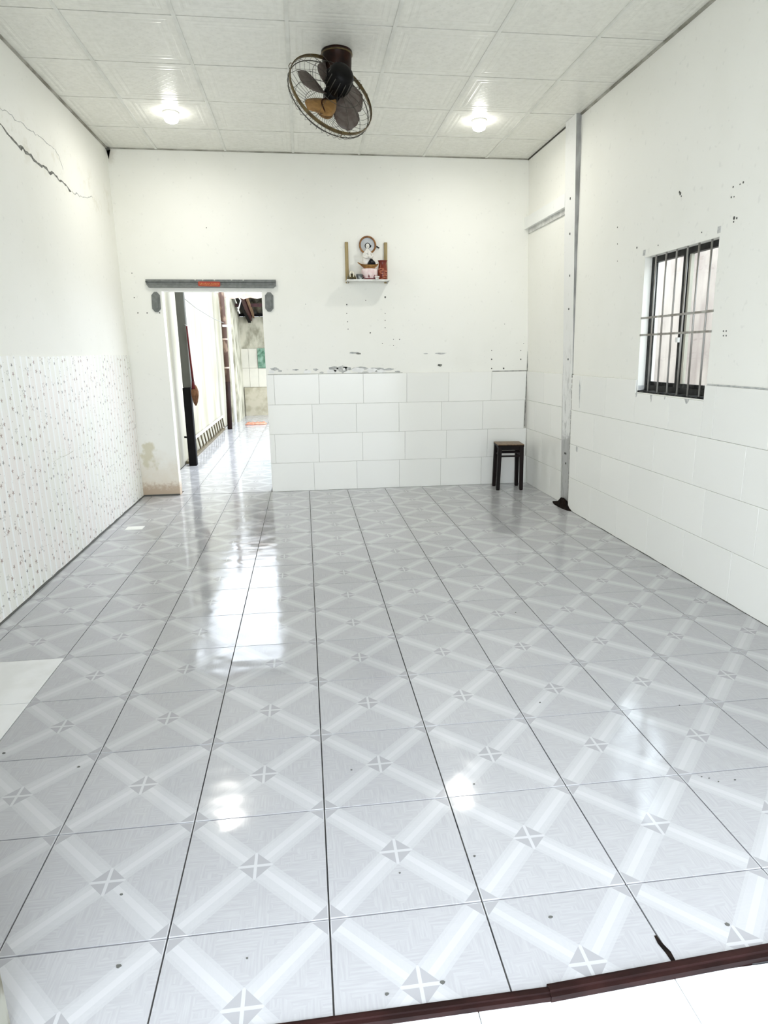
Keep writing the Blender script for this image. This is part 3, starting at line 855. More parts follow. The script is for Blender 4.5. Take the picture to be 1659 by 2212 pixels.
# rubble at the foot of the post
mb = MB()
nu = 14
vs = [(2.33, 3.68, .085)]; fs = []
for ring, (rr, hh) in enumerate([(.35, .055), (.7, .02), (1.0, 0.0)]):
    for k in range(nu):
        t = 2 * math.pi * k / nu
        q = random.uniform(.8, 1.15)
        vs.append((2.335 + .055 * rr * q * math.cos(t), 3.69 + .21 * rr * q * math.sin(t), hh * random.uniform(.7, 1.3)))
for k in range(nu):
    fs.append((0, 1 + k, 1 + (k + 1) % nu))
    for r in range(2):
        a = 1 + r * nu; b = a + nu
        fs.append((a + k, b + k, b + (k + 1) % nu, a + (k + 1) % nu))
fs.append(tuple(reversed([1 + 2 * nu + k for k in range(nu)])))
mb.add(vs, fs)
o = mb.build('rubble_heap', 'rubble')
tag(o, 'small black heap of crumbled dirt at the foot of the worn post', 'rubble')

# ================================================================== WINDOW
win = empty('window_1', (2.36, 2.125, WZ0)); struct(win, 'barred window in the right wall with black frame')
def wbox(name, y0, y1, z0, z1, d0, d1, mat, parent=win):
    m_ = MB(); m_.box((d0, y0, z0), (d1, y1, z1), fn=lean); return m_.build(name, mat, parent)
F0, F1 = .052, .085
wbox('frame_head', WY0, WY1, WZ1 - .036, WZ1, F0, F1, 'black_alu')
wbox('frame_sill', WY0, WY1, WZ0, WZ0 + .050, F0, F1, 'black_alu')
wbox('sooty_bottom_rail', WY0 + .022, WY1 - .022, WZ0 + .050, WZ0 + .074, F0 + .006, F1, 'sooty')
wbox('frame_stile', WY1 - .022, WY1, WZ0 + .05, WZ1 - .036, F0, F1, 'black_alu')
wbox('frame_stile', WY0, WY0 + .022, WZ0 + .05, WZ1 - .036, F0, F1, 'black_alu')
wbox('centre_stile', 2.108, 2.142, WZ0 + .05, WZ1 - .036, F0 - .004, F1, 'black_alu')
wbox('sash_edge', 2.086, 2.107, WZ0 + .05, WZ1 - .036, F0 + .012, F1, 'cream_panel')
wbox('sash_edge', 2.143, 2.155, WZ0 + .05, WZ1 - .036, F0 + .012, F1, 'cream_panel')
wbox('pane', WY0 + .022, 2.086, WZ0 + .05, WZ1 - .036, .066, .070, 'glass')
wbox('pane', 2.155, WY1 - .022, WZ0 + .05, WZ1 - .036, .066, .070, 'glass')
wbox('latch', 2.112, 2.140, 1.445, 1.475, F0 - .022, F0 - .004, 'white_pipe')
mb = MB()
n_ = 24; vs = []; fs = []
for k in range(n_ + 1):
    y = WY0 + (WY1 - WY0) * k / n_
    zt = WZ0 + .012 + random.uniform(0, .006)
    vs += [(xr(WZ0) + .002, y, WZ0), (xr(WZ0) + .002, y, zt - .006), (xr(WZ0) + F0, y, zt), (xr(WZ0) + F0, y, WZ0)]
for k in range(n_):
    a, b = 4 * k, 4 * k + 4
    for q in range(4): fs.append((a + q, a + (q + 1) % 4, b + (q + 1) % 4, b + q))
fs += [(0, 1, 2, 3), tuple(n_ * 4 + q for q in (3, 2, 1, 0))]
mb.add(vs, fs); mb.build('sooty_sill', 'sooty', win)
wbox('soot_streak', WY1 - .003, WY1, WZ0 + .004, WZ0 + .045, .006, F0, 'smear')
for y in [2.39, 2.272, 2.158, 2.045, 1.9325, 1.8145]:
    m_ = MB()
    vs0, s = [], .0058
    m_.tube([(xr(WZ0) + .010, y, WZ0 - .004), (xr(WZ1) + .010, y, WZ1 + .004)], s, 8)
    m_.build('grille_bar', 'steel', win)
for z in [1.611, 1.500]:
    m_ = MB()
    m_.box((-.003, WY0 - .006, z - .0065), (.004, WY1 + .006, z + .0065), fn=lean)
    m_.build('grille_crossbar', 'steel', win)
mb = MB()
for y, w, h in [(2.30, .022, .05), (2.31, .012, .03), (1.90, .05, .03), (2.14, .02, .02), (2.50, .03, .03)]:
    zc = WZ0 - h * .5 - .006
    mb.prism([(xr(zc) - .0125, y + a, zc + b) for a, b in [(-w / 2, h / 2), (w / 2, h / 2), (w * .3, 0), (w * .1, -h / 2), (-w * .15, -h * .4), (-w * .4, 0)]], (.002, 0, 0))
mb.build('soot_drips', 'smear', win)

# ================================================================== DOOR MOULDINGS
def moulding(pts_front, z0, z1, name): pass
trim = empty('trim_1', (-.85, YB, 2.02)); struct(trim, 'grey stepped moulding above the doorway with a red label')
mb = MB()
secs = [(-1.458, 2.097, 2.078), (-1.452, 2.097, 2.052), (-1.432, 2.097, 2.024), (-.268, 2.097, 2.022), (-.243, 2.097, 2.040), (-.241, 2.097, 2.060)]
prof = [(0.0, 0.0), (0.0, .024), (.28, .024), (.34, .014), (.62, .014), (.70, .030), (1.0, .030), (1.0, 0.0)]
vs, fs = [], []
for (x, zt, zb) in secs:
    for (t, d) in prof: vs.append((x, YB - d, zt - (2.097 - 2.022) * t if False else zt + (zb - zt) * t))
m_ = len(prof)
for i in range(len(secs) - 1):
    for k in range(m_):
        j = (k + 1) % m_
        fs.append((i * m_ + k, i * m_ + j, i * m_ + m_ + j, i * m_ + m_ + k))
fs += [tuple(reversed(range(m_))), tuple(range((len(secs) - 1) * m_, len(secs) * m_))]
mb.add(vs, fs); mb.build('moulding', 'grey_trim', trim)
mb = MB()
for x in (-1.0, -.93, -.66, -.55, -.82):
    q = chip_poly(.018, .010, 8, .4)
    mb.prism([(x + a, YB - .0245, 2.093 + b) for a, b in q], (0, -.003, 0))
mb.build('paint_chips', 'grey_trim_chip', trim)
lab = MB()
lab.prism([(-.975, YB - .031, 2.041), (-.966, YB - .031, 2.036), (-.776, YB - .031, 2.032), (-.768, YB - .031, 2.038), (-.768, YB - .031, 2.072), (-.775, YB - .031, 2.077), (-.966, YB - .031, 2.079), (-.975, YB - .031, 2.072)], (0, -.002, 0))
lab = lab.build('label', 'red_label', trim)
mb = MB()      # flowing gold script, too small to read in the photograph
pts = []
x = -.965
for k in range(150):
    t = k / 149
    xx = -.963 + .186 * t + .0045 * math.sin(t * 88)
    zz = 2.056 + .0085 * math.sin(t * 61 + 1.3) * (0.6 + .4 * math.sin(t * 23)) + .004 * math.sin(t * 140)
    pts.append((xx, YB - .0345, zz))
mb.tube(pts, .0013, 5); mb.tube([(-.955, YB - .0345, 2.0455), (-.87, YB - .0345, 2.042), (-.79, YB - .0345, 2.044)], .0011, 5)
mb.build('gold_script', 'gold', lab)
def plaque(name, label, cx, zt, zb, w, skew):
    p = empty(name, (cx, YB, zb)); struct(p, label)
    m2 = MB()
    c = .030
    for inset, d in ((0, .012), (.018, .020)):
        ww = w / 2 - inset
        poly = [(-ww * .35, zt - inset * 1.5), (ww * .35, zt - inset * 1.5), (ww, zt - c - inset * .6), (ww, zb + c + inset * .6), (ww * .35, zb + inset * 1.5), (-ww * .35, zb + inset * 1.5), (-ww, zb + c + inset * .6), (-ww, zt - c - inset * .6)]
        m2.prism([(cx + a + skew * (z - zb), YB - d, z) for a, z in poly], (0, d, 0))
    m2.build('plaque_face', 'grey_trim', p)
plaque('trim_2', 'grey elongated eight-sided plaque left of the doorway', -1.385, 1.986, 1.803, .078, .03)
plaque('trim_3', 'grey elongated eight-sided plaque right of the doorway', -.318, 1.984, 1.804, .080, .03)

# ================================================================== STOOL
st = empty('wooden_stool', (2.082, 4.575, 0))
tag(st, 'dark square wooden stool with worn brown seat in the far right corner', 'stool')
ang = R(-6)
def sp(x, y, z):
    return Vector((2.082 + x * math.cos(ang) - y * math.sin(ang), 4.575 + x * math.sin(ang) + y * math.cos(ang), z))
def sbox(name, a, b, mat, parent=st, e=.003):
    m2 = MB(); m2.bbox(a, b, e); m2.v = [sp(*q) for q in m2.v]; return m2.build(name, mat, parent)
SH = .478
seat = sbox('seat', (-.135, -.125, SH - .008), (.135, .125, SH), 'stool_top', e=.003)
sbox('seat_edge', (-.134, -.124, SH - .026), (.134, .124, SH - .008), 'stool_dark')
for sx in (-1, 1):
    for sy in (-1, 1):
        m2 = MB()
        top, bot = (.112 * sx, .100 * sy), (.121 * sx, .108 * sy)
        h = .0195
        vs = []
        for (cx, cy), z, k in ((bot, 0, .75), (bot, .012, .9), (top, SH - .022, 1.0)):
            vs += [sp(cx + a * h * k, cy + b * h * k, z) for a, b in ((-1, -1), (1, -1), (1, 1), (-1, 1))]
        fs = [(3, 2, 1, 0), (8, 9, 10, 11)]
        for r in range(2):
            for i in range(4):
                j = (i + 1) % 4; fs.append((r * 4 + i, r * 4 + j, r * 4 + 4 + j, r * 4 + 4 + i))
        m2.add(vs, fs); m2.build('leg', 'stool_dark', st)
for s in (-1, 1):
    sbox('apron', (-.105, s * .098 - .009, SH - .060), (.105, s * .098 + .009, SH - .022), 'stool_dark')
    sbox('apron', (s * .105 - .009, -.098, SH - .060), (s * .105 + .009, .098, SH - .022), 'stool_dark')
    for z in (.345, .385) if s < 0 else (.365,):
        sbox('stretcher', (-.108, s * .101 - .007, z), (.108, s * .101 + .007, z + .018), 'stool_dark')
    sbox('stretcher', (s * .108 - .007, -.100, .355), (s * .108 + .007, .100, .373), 'stool_dark')

# ================================================================== CEILING LAMPS
def lamp(x, y, label):
    t = empty('ceiling_lamp', (x, y, H - .076)); tag(t, label, 'lamp', 'ceiling lamps')
    m2 = MB(); m2.lathe([(.060, H + .001), (.060, H - .010), (.056, H - .014), (.046, H - .015)], (x, y, 0), 32); m2.build('lamp_base', 'lamp_base', t)
    m2 = MB(); m2.lathe([(.049, H - .012), (.053, H - .026), (.053, H - .050), (.046, H - .064), (.028, H - .072), (.004, H - .074)], (x, y, 0), 32); m2.build('bulb', 'lamp', t)
    l = bpy.data.lights.new('lamp_light', 'AREA'); l.shape = 'DISK'; l.size = .10; l.energy = LAMP_POWER; l.color = (1.0, .975, .91)
    lo = bpy.data.objects.new('lamp_light', l); COL.objects.link(lo); lo.parent = t; lo.location = (0, 0, -.006)
lamp(-.945, 3.89, 'lit round ceiling lamp nearer the left wall')
lamp(1.485, 3.84, 'lit round ceiling lamp nearer the right wall')

# ================================================================== FAN
C = Vector((.228, 2.62, 2.925))
vdir = (C - CAM_POS).normalized()
ax = Vector((-.40, .79, -.455)).normalized()
fan = empty('ceiling_fan', (.275, 2.755, H))
tag(fan, 'brown ceiling-mounted orbit fan with round wire guard', 'fan')
mb = MB()
mb.lathe([(.096, 0), (.097, -.010), (.093, -.016), (.092, -.06), (.087, -.135), (.080, -.150), (.055, -.158)], (.275, 2.765, H), 32)
mb.build('ceiling_mount', 'fan_brown', fan)
mb = MB()
mb.lathe([(.0965, -.012), (.0985, -.014), (.0985, -.020), (.0945, -.022)], (.275, 2.765, H), 32); mb.build('mount_rim', 'fan_ring', fan)
mc = C - ax * .115
mb = MB()
for s in (-1, 1):
    side = ax.cross(Vector((0, 0, 1))).normalized() * s
    mb.tube([Vector((.275, 2.75, H - .15)) + side * .035, Vector((.275, 2.72, H - .185)) + side * .06, mc + side * .072 + Vector((0, 0, .03)), mc + side * .070], [.013, .014, .014, .012], 8)
mb.tube([(.275, 2.76, H - .14), (.275, 2.72, H - .19), tuple(mc + Vector((0, .03, .05)))], [.03, .026, .03], 10)
mb.build('yoke', 'fan_black', fan)
def along(prof, name, mat, n=28):
    a = ax.orthogonal().normalized(); b = ax.cross(a)
    m2 = MB()
    m2.lathe(prof, (0, 0, 0), n, fn=lambda x, y, z, t: tuple(C + a * x + b * y + ax * z))
    return m2.build(name, mat, fan)
along([(.030, -.185), (.056, -.178), (.072, -.160), (.078, -.110), (.074, -.065), (.060, -.045), (.048, -.035)], 'motor', 'fan_black')
along([(.050, -.055), (.050, .004), (.044, .030), (.024, .038)], 'hub', 'fan_black', 20)
a0 = ax.orthogonal().normalized(); b0 = ax.cross(a0)
def fr(th, r, z): return C + (a0 * math.cos(th) + b0 * math.sin(th)) * r + ax * z
mb = MB()
for k in range(14):
    th = 2 * math.pi * k / 14
    mb.tube([fr(th, .0765, -.15), fr(th, .0795, -.105), fr(th, .0755, -.065)], .0028, 5)
mb.build('motor_vents', 'fan_wire', fan)
# five blades, broad with rounded tips, twisted
LIT_BLADE = max(range(5), key=lambda k: (-(fr(2 * math.pi * k / 5 + .35 + .2, .15, 0).z) - .6 * fr(2 * math.pi * k / 5 + .35 + .2, .15, 0).x))
for k in range(5):
    th0 = 2 * math.pi * k / 5 + .35
    m2 = MB(); vs = []; fs = []
    n = 10; mseg = 6
    for i in range(n + 1):
        r = .034 + (.232 - .034) * i / n
        u = i / n
        half = .20 + .62 * math.sin(min(1, u * 1.25) * math.pi / 2) * (1 - .55 * max(0, u - .72) / .28)
        wd = half * .5
        wid = (.026 + .062 * math.sin(min(1.0, u * 1.3) * math.pi / 2)) * (1.0 if u < .75 else math.sqrt(max(.08, 1 - ((u - .75) / .26) ** 2)))
        for j in range(mseg + 1):
            s = -1 + 2 * j / mseg
            th = th0 + s * wid / max(r, .05) + .25 * u
            z = s * .024 * (1 - .3 * u)
            vs.append(fr(th, r, z))
    for i in range(n):
        for j in range(mseg):
            q = i * (mseg + 1) + j
            fs.append((q, q + 1, q + mseg + 2, q + mseg + 1))
    cnt = len(vs)
    vs2 = [v + ax * .0022 for v in vs]
    m2.add(vs + vs2, fs + [tuple(q + cnt for q in reversed(f)) for f in fs] +
           [(j, j + cnt, j + 1 + cnt, j + 1) for j in range(mseg)] + [(n * (mseg + 1) + j, n * (mseg + 1) + j + 1, n * (mseg + 1) + j + 1 + cnt, n * (mseg + 1) + j + cnt) for j in range(mseg)] +
           [(i * (mseg + 1), (i + 1) * (mseg + 1), (i + 1) * (mseg + 1) + cnt, i * (mseg + 1) + cnt) for i in range(n)] +
           [(i * (mseg + 1) + mseg, i * (mseg + 1) + mseg + cnt, (i + 1) * (mseg + 1) + mseg + cnt, (i + 1) * (mseg + 1) + mseg) for i in range(n)], sm=True)
    bl = m2.build('blade', 'fan_badge' if k == LIT_BLADE else 'fan_blade', fan)
    if k == LIT_BLADE:  # catches the light: its glint is put into a tan colour
        bl['label'] = 'blade tinted tan for the light it catches, with a dark curved line'
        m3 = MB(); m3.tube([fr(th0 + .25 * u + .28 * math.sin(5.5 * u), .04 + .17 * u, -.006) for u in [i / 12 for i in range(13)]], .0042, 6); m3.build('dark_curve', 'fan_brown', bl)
RG = .272
mb = MB(); mb.torus(C - ax * .004, ax, RG, .007, .026, 72); mb.build('guard_ring', 'fan_ring', fan)
mb = MB(); mb.torus(C + ax * .030, ax, RG - .002, .006, .006, 72); mb.build('guard_ring', 'fan_wire', fan)
mb = MB()
for k in range(40):
    th = 2 * math.pi * k / 40
    mb.tube([fr(th, RG, .0), fr(th, RG + .004, .03), fr(th, RG - .02, .065), fr(th, .19, .092), fr(th, .10, .108), fr(th, .05, .112)], .0011, 4, cap=False)
for r, z in ((.13, .104), (.20, .089)): mb.torus(C + ax * z, ax, r, .0025, .0025, 48)
mb.build('front_guard_wires', 'fan_wire', fan)['kind'] = 'stuff'
mb = MB()
for k in range(16):
    th = 2 * math.pi * (k + .5) / 16
    mb.tube([fr(th, RG, -.004), fr(th, .24, -.05), fr(th, .15, -.082), fr(th, .066, -.085)], .0013, 4, cap=False)
mb.torus(C - ax * .080, ax, .16, .003, .003, 48)
mb.build('rear_guard_wires', 'fan_wire', fan)['kind'] = 'stuff'
bd = along([(.062, .106), (.064, .112), (.060, .120), (.040, .125), (.004, .127)], 'badge', 'fan_badge', 28)
for th in (0.2, 2.3, 4.4):
    mb = MB(); mb.tube([fr(th, RG, -.016), fr(th, RG + .012, -.010), fr(th, RG + .014, .012), fr(th, RG, .028)], .0022, 6)
    mb.build('guard_clip', 'fan_ring', fan)

# ================================================================== ALTAR SHELF and the things on it
sh = empty('wall_shelf', (.645, YB, 2.07)); tag(sh, 'small white wall shelf between two olive wooden uprights', 'shelf')
for x0 in (.436, .818):
    mb = MB(); mb.bbox((x0, YB - .022, 2.068), (x0 + .032, YB, 2.444), .003); mb.build('upright', 'bamboo', sh)
SZ = 2.088; SY = YB - .165
mb = MB(); mb.bbox((.436, SY, SZ - .008), (.860, YB - .002, SZ), .002); mb.build('shelf_board', 'shelf_white', sh)
mb = MB(); mb.box((.438, SY - .004, SZ - .012), (.858, SY + .003, SZ + .001)); mb.build('shelf_lip', 'shelf_white', sh)
for x in (.452, .846):
    mb = MB(); mb.prism([(x - .006, YB - .002, SZ - .008), (x - .006, SY + .03, SZ - .008), (x - .006, YB - .002, SZ - .022)], (.012, 0, 0)); mb.build('bracket', 'cement', sh)
IY = 4.712
# round disc behind the figure
hd = empty('round_wall_disc', (.657, YB - .02, 2.33)); tag(hd, 'round grey disc in an orange-brown wooden ring behind the white figure', 'wall ornament')
mb = MB(); mb.torus((.657, YB - .018, 2.418), (0, 1, 0), .076, .017, .020, 56); mb.build('ring', 'halo_wood', hd)
mb = MB(); mb.lathe([(.071, 0), (.071, .006)], (0, 0, 0), 48, fn=lambda x, y, z, t: (.657 + x, YB - .006 - z, 2.418 + y), sm=False); mb.build('disc_face', 'halo_face', hd)
mb = MB(); mb.tube([(.744, YB - .010, 2.408), (.772, YB - .014, 2.392)], .006, 8); mb.build('peg', 'black', hd)
# figure
fg = empty('white_figurine', (.655, IY, 2.228)); tag(fg, 'white robed porcelain figurine with dark hair on the altar shelf', 'figurine')
BZ = 2.226
mb = MB()
mb.lathe([(.046, 0), (.052, .010), (.054, .030), (.050, .060), (.042, .090), (.036, .112), (.026, .128), (.017, .138), (.013, .150)], (.648, IY, BZ), 24,
         fn=lambda x, y, z, t: (x * (1 + .06 * math.sin(5 * t)), y * .62 * (1 + .06 * math.sin(5 * t)), z))
mb.tube([(.616, IY - .01, BZ + .105), (.606, IY - .02, BZ + .075), (.628, IY - .04, BZ + .062), (.648, IY - .042, BZ + .066)], [.013, .013, .010, .007], 8)
mb.tube([(.680, IY - .01, BZ + .105), (.690, IY - .02, BZ + .078), (.672, IY - .04, BZ + .064), (.650, IY - .042, BZ + .068)], [.013, .013, .010, .007], 8)
mb.build('robe', 'porcelain', fg)
mb = MB(); mb.lathe([(.004, -.024), (.014, -.019), (.0195, -.006), (.0195, .006), (.014, .018), (.004, .023)], (.648, IY - .006, BZ + .172), 18); mb.build('head', 'porcelain', fg)
mb = MB(); mb.torus((.648, IY - .004, BZ + .173), (0.1, 1, .25), .0215, .011, .018, 28)
mb.tube([(.668, IY, BZ + .178), (.676, IY, BZ + .172), (.672, IY, BZ + .160)], [.010, .011, .008], 8); mb.build('hair', 'black', fg)
mb = MB()
for x, z in ((.641, .176), (.655, .176)): mb.lathe([(.0005, -.002), (.002, 0), (.0005, .002)], (x, IY - .0255, BZ + z), 6)
mb.box((.644, IY - .0245, BZ + .1615), (.652, IY - .021, BZ + .163))
mb.build('face_marks', 'black', fg)
mb = MB(); mb.lathe([(.006, 0), (.007, .002), (.006, .004)], (.640, IY - .046, BZ + .098), 10); mb.lathe([(.005, 0), (.006, .002), (.005, .004)], (.646, IY - .044, BZ + .088), 10); mb.build('necklace_beads', 'silver', fg)
# black rock in front of the figure
mb = MB()
vs = []; fs = []
prof = [(.038, 0), (.036, .014), (.028, .028), (.016, .040), (.008, .048)]
mb.lathe(prof, (.676, IY - .050, BZ + .0), 12, fn=lambda x, y, z, t: (x * (1 + .18 * math.sin(3 * t + 1)), y * .62, z * (1 + .12 * math.sin(2 * t))), sm=False)
o = mb.build('black_stone', 'black'); tag(o, 'jagged black stone at the feet of the white figurine', 'stone')
# golden boat-shaped stand
bt = empty('boat_shaped_stand', (.657, IY - .02, 2.187)); tag(bt, 'golden brown boat-shaped stand on top of the pink pot', 'stand')
mb = MB(); vs = []; fs = []
n = 16
for i in range(n + 1):
    u = -1 + 2 * i / n
    x = .657 + u * (.096 if True else 0)
    up = .018 * abs(u) ** 3
    zb = 2.191 + .026 * abs(u) ** 1.6
    zt = 2.222 + up
    hw = .048 * math.sqrt(max(.05, 1 - .85 * u * u))
    vs += [(.657 + u * .070, IY - .015 - hw * .5, zb), (x, IY - .015 - hw, zt), (x, IY - .015 + hw, zt), (.657 + u * .070, IY - .015 + hw * .5, zb)]
for i in range(n):
    a, b = i * 4, i * 4 + 4
    for k in range(4): fs.append((a + k, a + (k + 1) % 4, b + (k + 1) % 4, b + k))
fs += [(0, 1, 2, 3), tuple(n * 4 + k for k in (3, 2, 1, 0))]
mb.add(vs, fs); mb.build('hull', 'gold_wood', bt)
mb = MB()
mb.box((.605, IY - .044, 2.187), (.712, IY + .012, 2.1925))
mb.tube([(.548, IY - .03, 2.246), (.566, IY - .036, 2.232), (.588, IY - .044, 2.213), (.606, IY - .046, 2.197), (.66, IY - .050, 2.194), (.708, IY - .046, 2.197), (.724, IY - .044, 2.211), (.742, IY - .038, 2.230)], .0058, 6)
mb.build('dark_rim', 'halo_wood', bt)
# pink lotus pot
pt = empty('lotus_pot', (.664, IY - .02, SZ)); tag(pt, 'round pink and white lotus-petal pot in the middle of the altar shelf', 'pot')
mb = MB(); mb.lathe([(.050, 0), (.060, .012), (.075, .042), (.080, .072), (.078, .092), (.072, .100)], (.664, IY - .015, SZ), 32, fn=lambda x, y, z, t: (x * (1 + .03 * math.cos(12 * t)), y * .75 * (1 + .03 * math.cos(12 * t)), z)); mb.build('pot_body', 'pink', pt)
mb = MB(); mb.lathe([(.056, 0), (.062, .004), (.060, .011), (.052, .012)], (.664, IY - .015, SZ), 24, fn=lambda x, y, z, t: (x * 1.02, y * .80, z)); mb.build('pot_foot', 'pink_dark', pt)
for k in range(8):
    t = -math.pi / 2 + (k - 3.5) * .36
    m2 = MB()
    def pp(rr, zz, dt): return (.664 + rr * math.cos(t + dt), IY - .015 + rr * .76 * math.sin(t + dt), SZ + zz)
    m2.add([pp(.064, .010, 0), pp(.080, .026, -.10), pp(.0855, .046, 0), pp(.080, .026, .10), pp(.070, .02, 0)], [(0, 1, 2, 3), (0, 4, 1), (1, 4, 2), (2, 4, 3), (3, 4, 0)])
    m2.build('petal', 'pink_dark' if k % 2 else 'pink', pt)
# vase
vz = empty('tall_vase', (.790, IY - .02, SZ)); tag(vz, 'tall red-brown vase with salmon floral relief at the right end of the shelf', 'vase')
mb = MB(); mb.lathe([(.034, 0), (.041, .006), (.046, .030), (.047, .080), (.041, .125), (.036, .150), (.042, .168), (.049, .176), (.044, .177), (.034, .160)], (.790, IY - .02, SZ), 28, fn=lambda x, y, z, t: (x, y * .9, z)); mb.build('vase_body', 'vase', vz)
mb = MB()
for k in range(9):
    t0 = -math.pi / 2 + random.uniform(-.7, .7); z0 = .012 + .010 * k
    P = []
    for i in range(7):
        u = i / 6
        t = t0 + .55 * math.sin(u * 4 + k); zz = z0 + .032 * u * (1 if k % 2 else -.4) + .01
        r = .0478 - .001
        P.append((.790 + r * math.cos(t), IY - .02 + r * .9 * math.sin(t), SZ + max(.008, min(.10, zz))))
    mb.tube(P, .0022, 5)
mb.build('floral_relief', 'vase_art', vz)
# little vessels
jr = empty('dark_bell_jar', (.486, IY - .03, SZ)); tag(jr, 'small dark bronze bell-shaped jar with a cream loop at the left end of the shelf', 'jar')
mb = MB(); mb.lathe([(.044, 0), (.046, .006), (.040, .026), (.028, .046), (.014, .056)], (.486, IY - .03, SZ), 24); mb.build('jar_body', 'dark_jar', jr)
mb = MB(); mb.tube([(.470, IY - .072, SZ + .022), (.469, IY - .064, SZ + .052), (.478, IY - .056, SZ + .070), (.494, IY - .056, SZ + .070), (.503, IY - .064, SZ + .052), (.502, IY - .072, SZ + .022)], .0060, 8); mb.build('loop', 'cream_glaze', jr)
cu = empty('silver_cup', (.562, IY - .03, SZ)); tag(cu, 'small silver and black cup beside the dark bell jar', 'cup')
mb = MB(); mb.lathe([(.020, 0), (.024, .004), (.030, .030), (.032, .050), (.029, .050), (.024, .030)], (.562, IY - .03, SZ), 22); mb.build('cup_body', 'silver', cu)
mb = MB(); mb.tube([(.592, IY - .03, SZ + .044), (.606, IY - .03, SZ + .036), (.604, IY - .03, SZ + .018), (.588, IY - .03, SZ + .012)], .005, 8); mb.build('cup_handle', 'black', cu)
wc = empty('white_tea_cup', (.728, IY - .075, SZ)); tag(wc, 'tiny white tea cup in front of the red-brown vase', 'cup')
mb = MB(); mb.lathe([(.014, 0), (.016, .003), (.023, .018), (.026, .026), (.023, .026), (.016, .012)], (.728, IY - .075, SZ), 20); mb.build('cup_body', 'porcelain', wc)
mb = MB(); mb.torus((.728, IY - .075, SZ + .016), (0, 0, 1), .0228, .002, .003, 20); mb.build('cup_band', 'pink_dark', wc)

# ================================================================== FRONT THRESHOLD
rail = empty('door_rail', (.5, -.635, 0)); struct(rail, 'dark red-brown metal track across the front threshold')
def railseg(x0, x1, ya, yb, w, h):
    m2 = MB()
    vs = []
    for x, y in ((x0, ya), (x1, yb)):
        vs += [(x, y - w, -.012), (x, y, -.012), (x, y, h * .55), (x, y - w * .25, h * .6), (x, y - w * .30, h), (x, y - w * .65, h), (x, y - w * .70, h * .6), (x, y - w, h * .5)]
    fs = [tuple(reversed(range(8))), tuple(range(8, 16))] + [(i, (i + 1) % 8, 8 + (i + 1) % 8, 8 + i) for i in range(8)]
    m2.add(vs, fs); m2.build('track', 'rail_brown', rail)
railseg(-.69, .482, -.646, -.645, .024, .010)
railseg(.482, 1.75, -.641, -.583, .030, .014)
mb = MB(); mb.box((-.69, -.80, -.15), (1.75, -.650, -.020))
thr = mb.build('threshold_step', 'wall_grout'); struct(thr, 'white tiled threshold outside the brown track')
for a, b in ((-.69, -.15), (-.15, .316), (.316, .785), (.785, 1.255), (1.255, 1.748)):
    me = tile_mesh((-(b - a) / 2 + .001, (b - a) / 2 - .001, -.0585, .0585), .012, 'threshold', 'threshold_tile')
    place('threshold_tile', me, ((a + b) / 2, -.7085, -.008), thr)
mb = MB(); mb.box((-30, -30, -.4), (30, 30, -.15)); o = mb.build('ground', 'ground'); struct(o, 'pale concrete ground outside the house')
# worn joints and broken tile edges along the front
mb = MB()
for pts in ([(.792, -.555), (.790, -.575), (.795, -.60), (.797, -.628), (.806, -.630), (.808, -.60), (.800, -.575), (.797, -.555)],):
    mb.prism([(x, y, -.001) for x, y in pts], (0, 0, .003))
mb.build('broken_shadow_joint', 'rubble', floor)
sc = MB(); sc.box((-1.535, 3.505, .0005), (-1.395, 3.610, .0018))
o = sc.build('paper_scrap', 'label_white'); tag(o, 'small white rectangle lying flat on the floor near the left wall', 'paper')

# ================================================================== BACK YARD seen through the doorway
mb = MB(); mb.box((-1.64, YB + .201, -.12), (.42, 13.62, -.006))
yard = mb.build('floor_yard', 'grout'); struct(yard, 'bright tiled passage floor beyond the doorway')
lay_tiles(-1.60, .0, YB + .20, 13.5, yard)
mb = MB(); mb.box((DX0 + .002, YB + .001, -.0058), (DX1 - .002, YB + .199, -.0030)); mb.build('floor_strip', 'grout', floor)
lay_tiles(DX0 + .003, DX1 - .003, YB + .002, YB + .198, floor)
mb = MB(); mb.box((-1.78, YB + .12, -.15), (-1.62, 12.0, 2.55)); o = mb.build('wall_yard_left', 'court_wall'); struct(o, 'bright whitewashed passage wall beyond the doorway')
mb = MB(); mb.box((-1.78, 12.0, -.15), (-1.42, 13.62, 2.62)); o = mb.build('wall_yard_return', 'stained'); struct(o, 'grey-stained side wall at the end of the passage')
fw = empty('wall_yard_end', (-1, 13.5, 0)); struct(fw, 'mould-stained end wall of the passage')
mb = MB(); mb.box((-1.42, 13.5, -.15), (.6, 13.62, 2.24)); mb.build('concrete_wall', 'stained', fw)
mb = MB(); mb.box((-1.40, 13.44, 0), (.6, 13.5, .65)); mb.build('plinth', 'pale_plaster', fw)
for a, b in ((-1.44, -1.27), (-1.265, -1.065)):
    for z0, z1 in ((.655, 1.09), (1.095, 1.53)):
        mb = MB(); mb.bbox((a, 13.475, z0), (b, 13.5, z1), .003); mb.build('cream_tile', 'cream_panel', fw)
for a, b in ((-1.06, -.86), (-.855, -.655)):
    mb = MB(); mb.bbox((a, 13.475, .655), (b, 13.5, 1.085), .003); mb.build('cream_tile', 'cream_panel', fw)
mb = MB(); vs = []; fs = []
for i in range(9):
    for j in range(9):
        x = -1.055 + .45 * i / 8; z = 1.09 + .445 * j / 8
        vs.append((x, 13.455 + random.uniform(-.015, .012), z))
for i in range(8):
    for j in range(8): q = i * 9 + j; fs.append((q, q + 9, q + 10, q + 1))
c_ = len(vs); vs2 = [(x, y + .012, z) for x, y, z in vs]
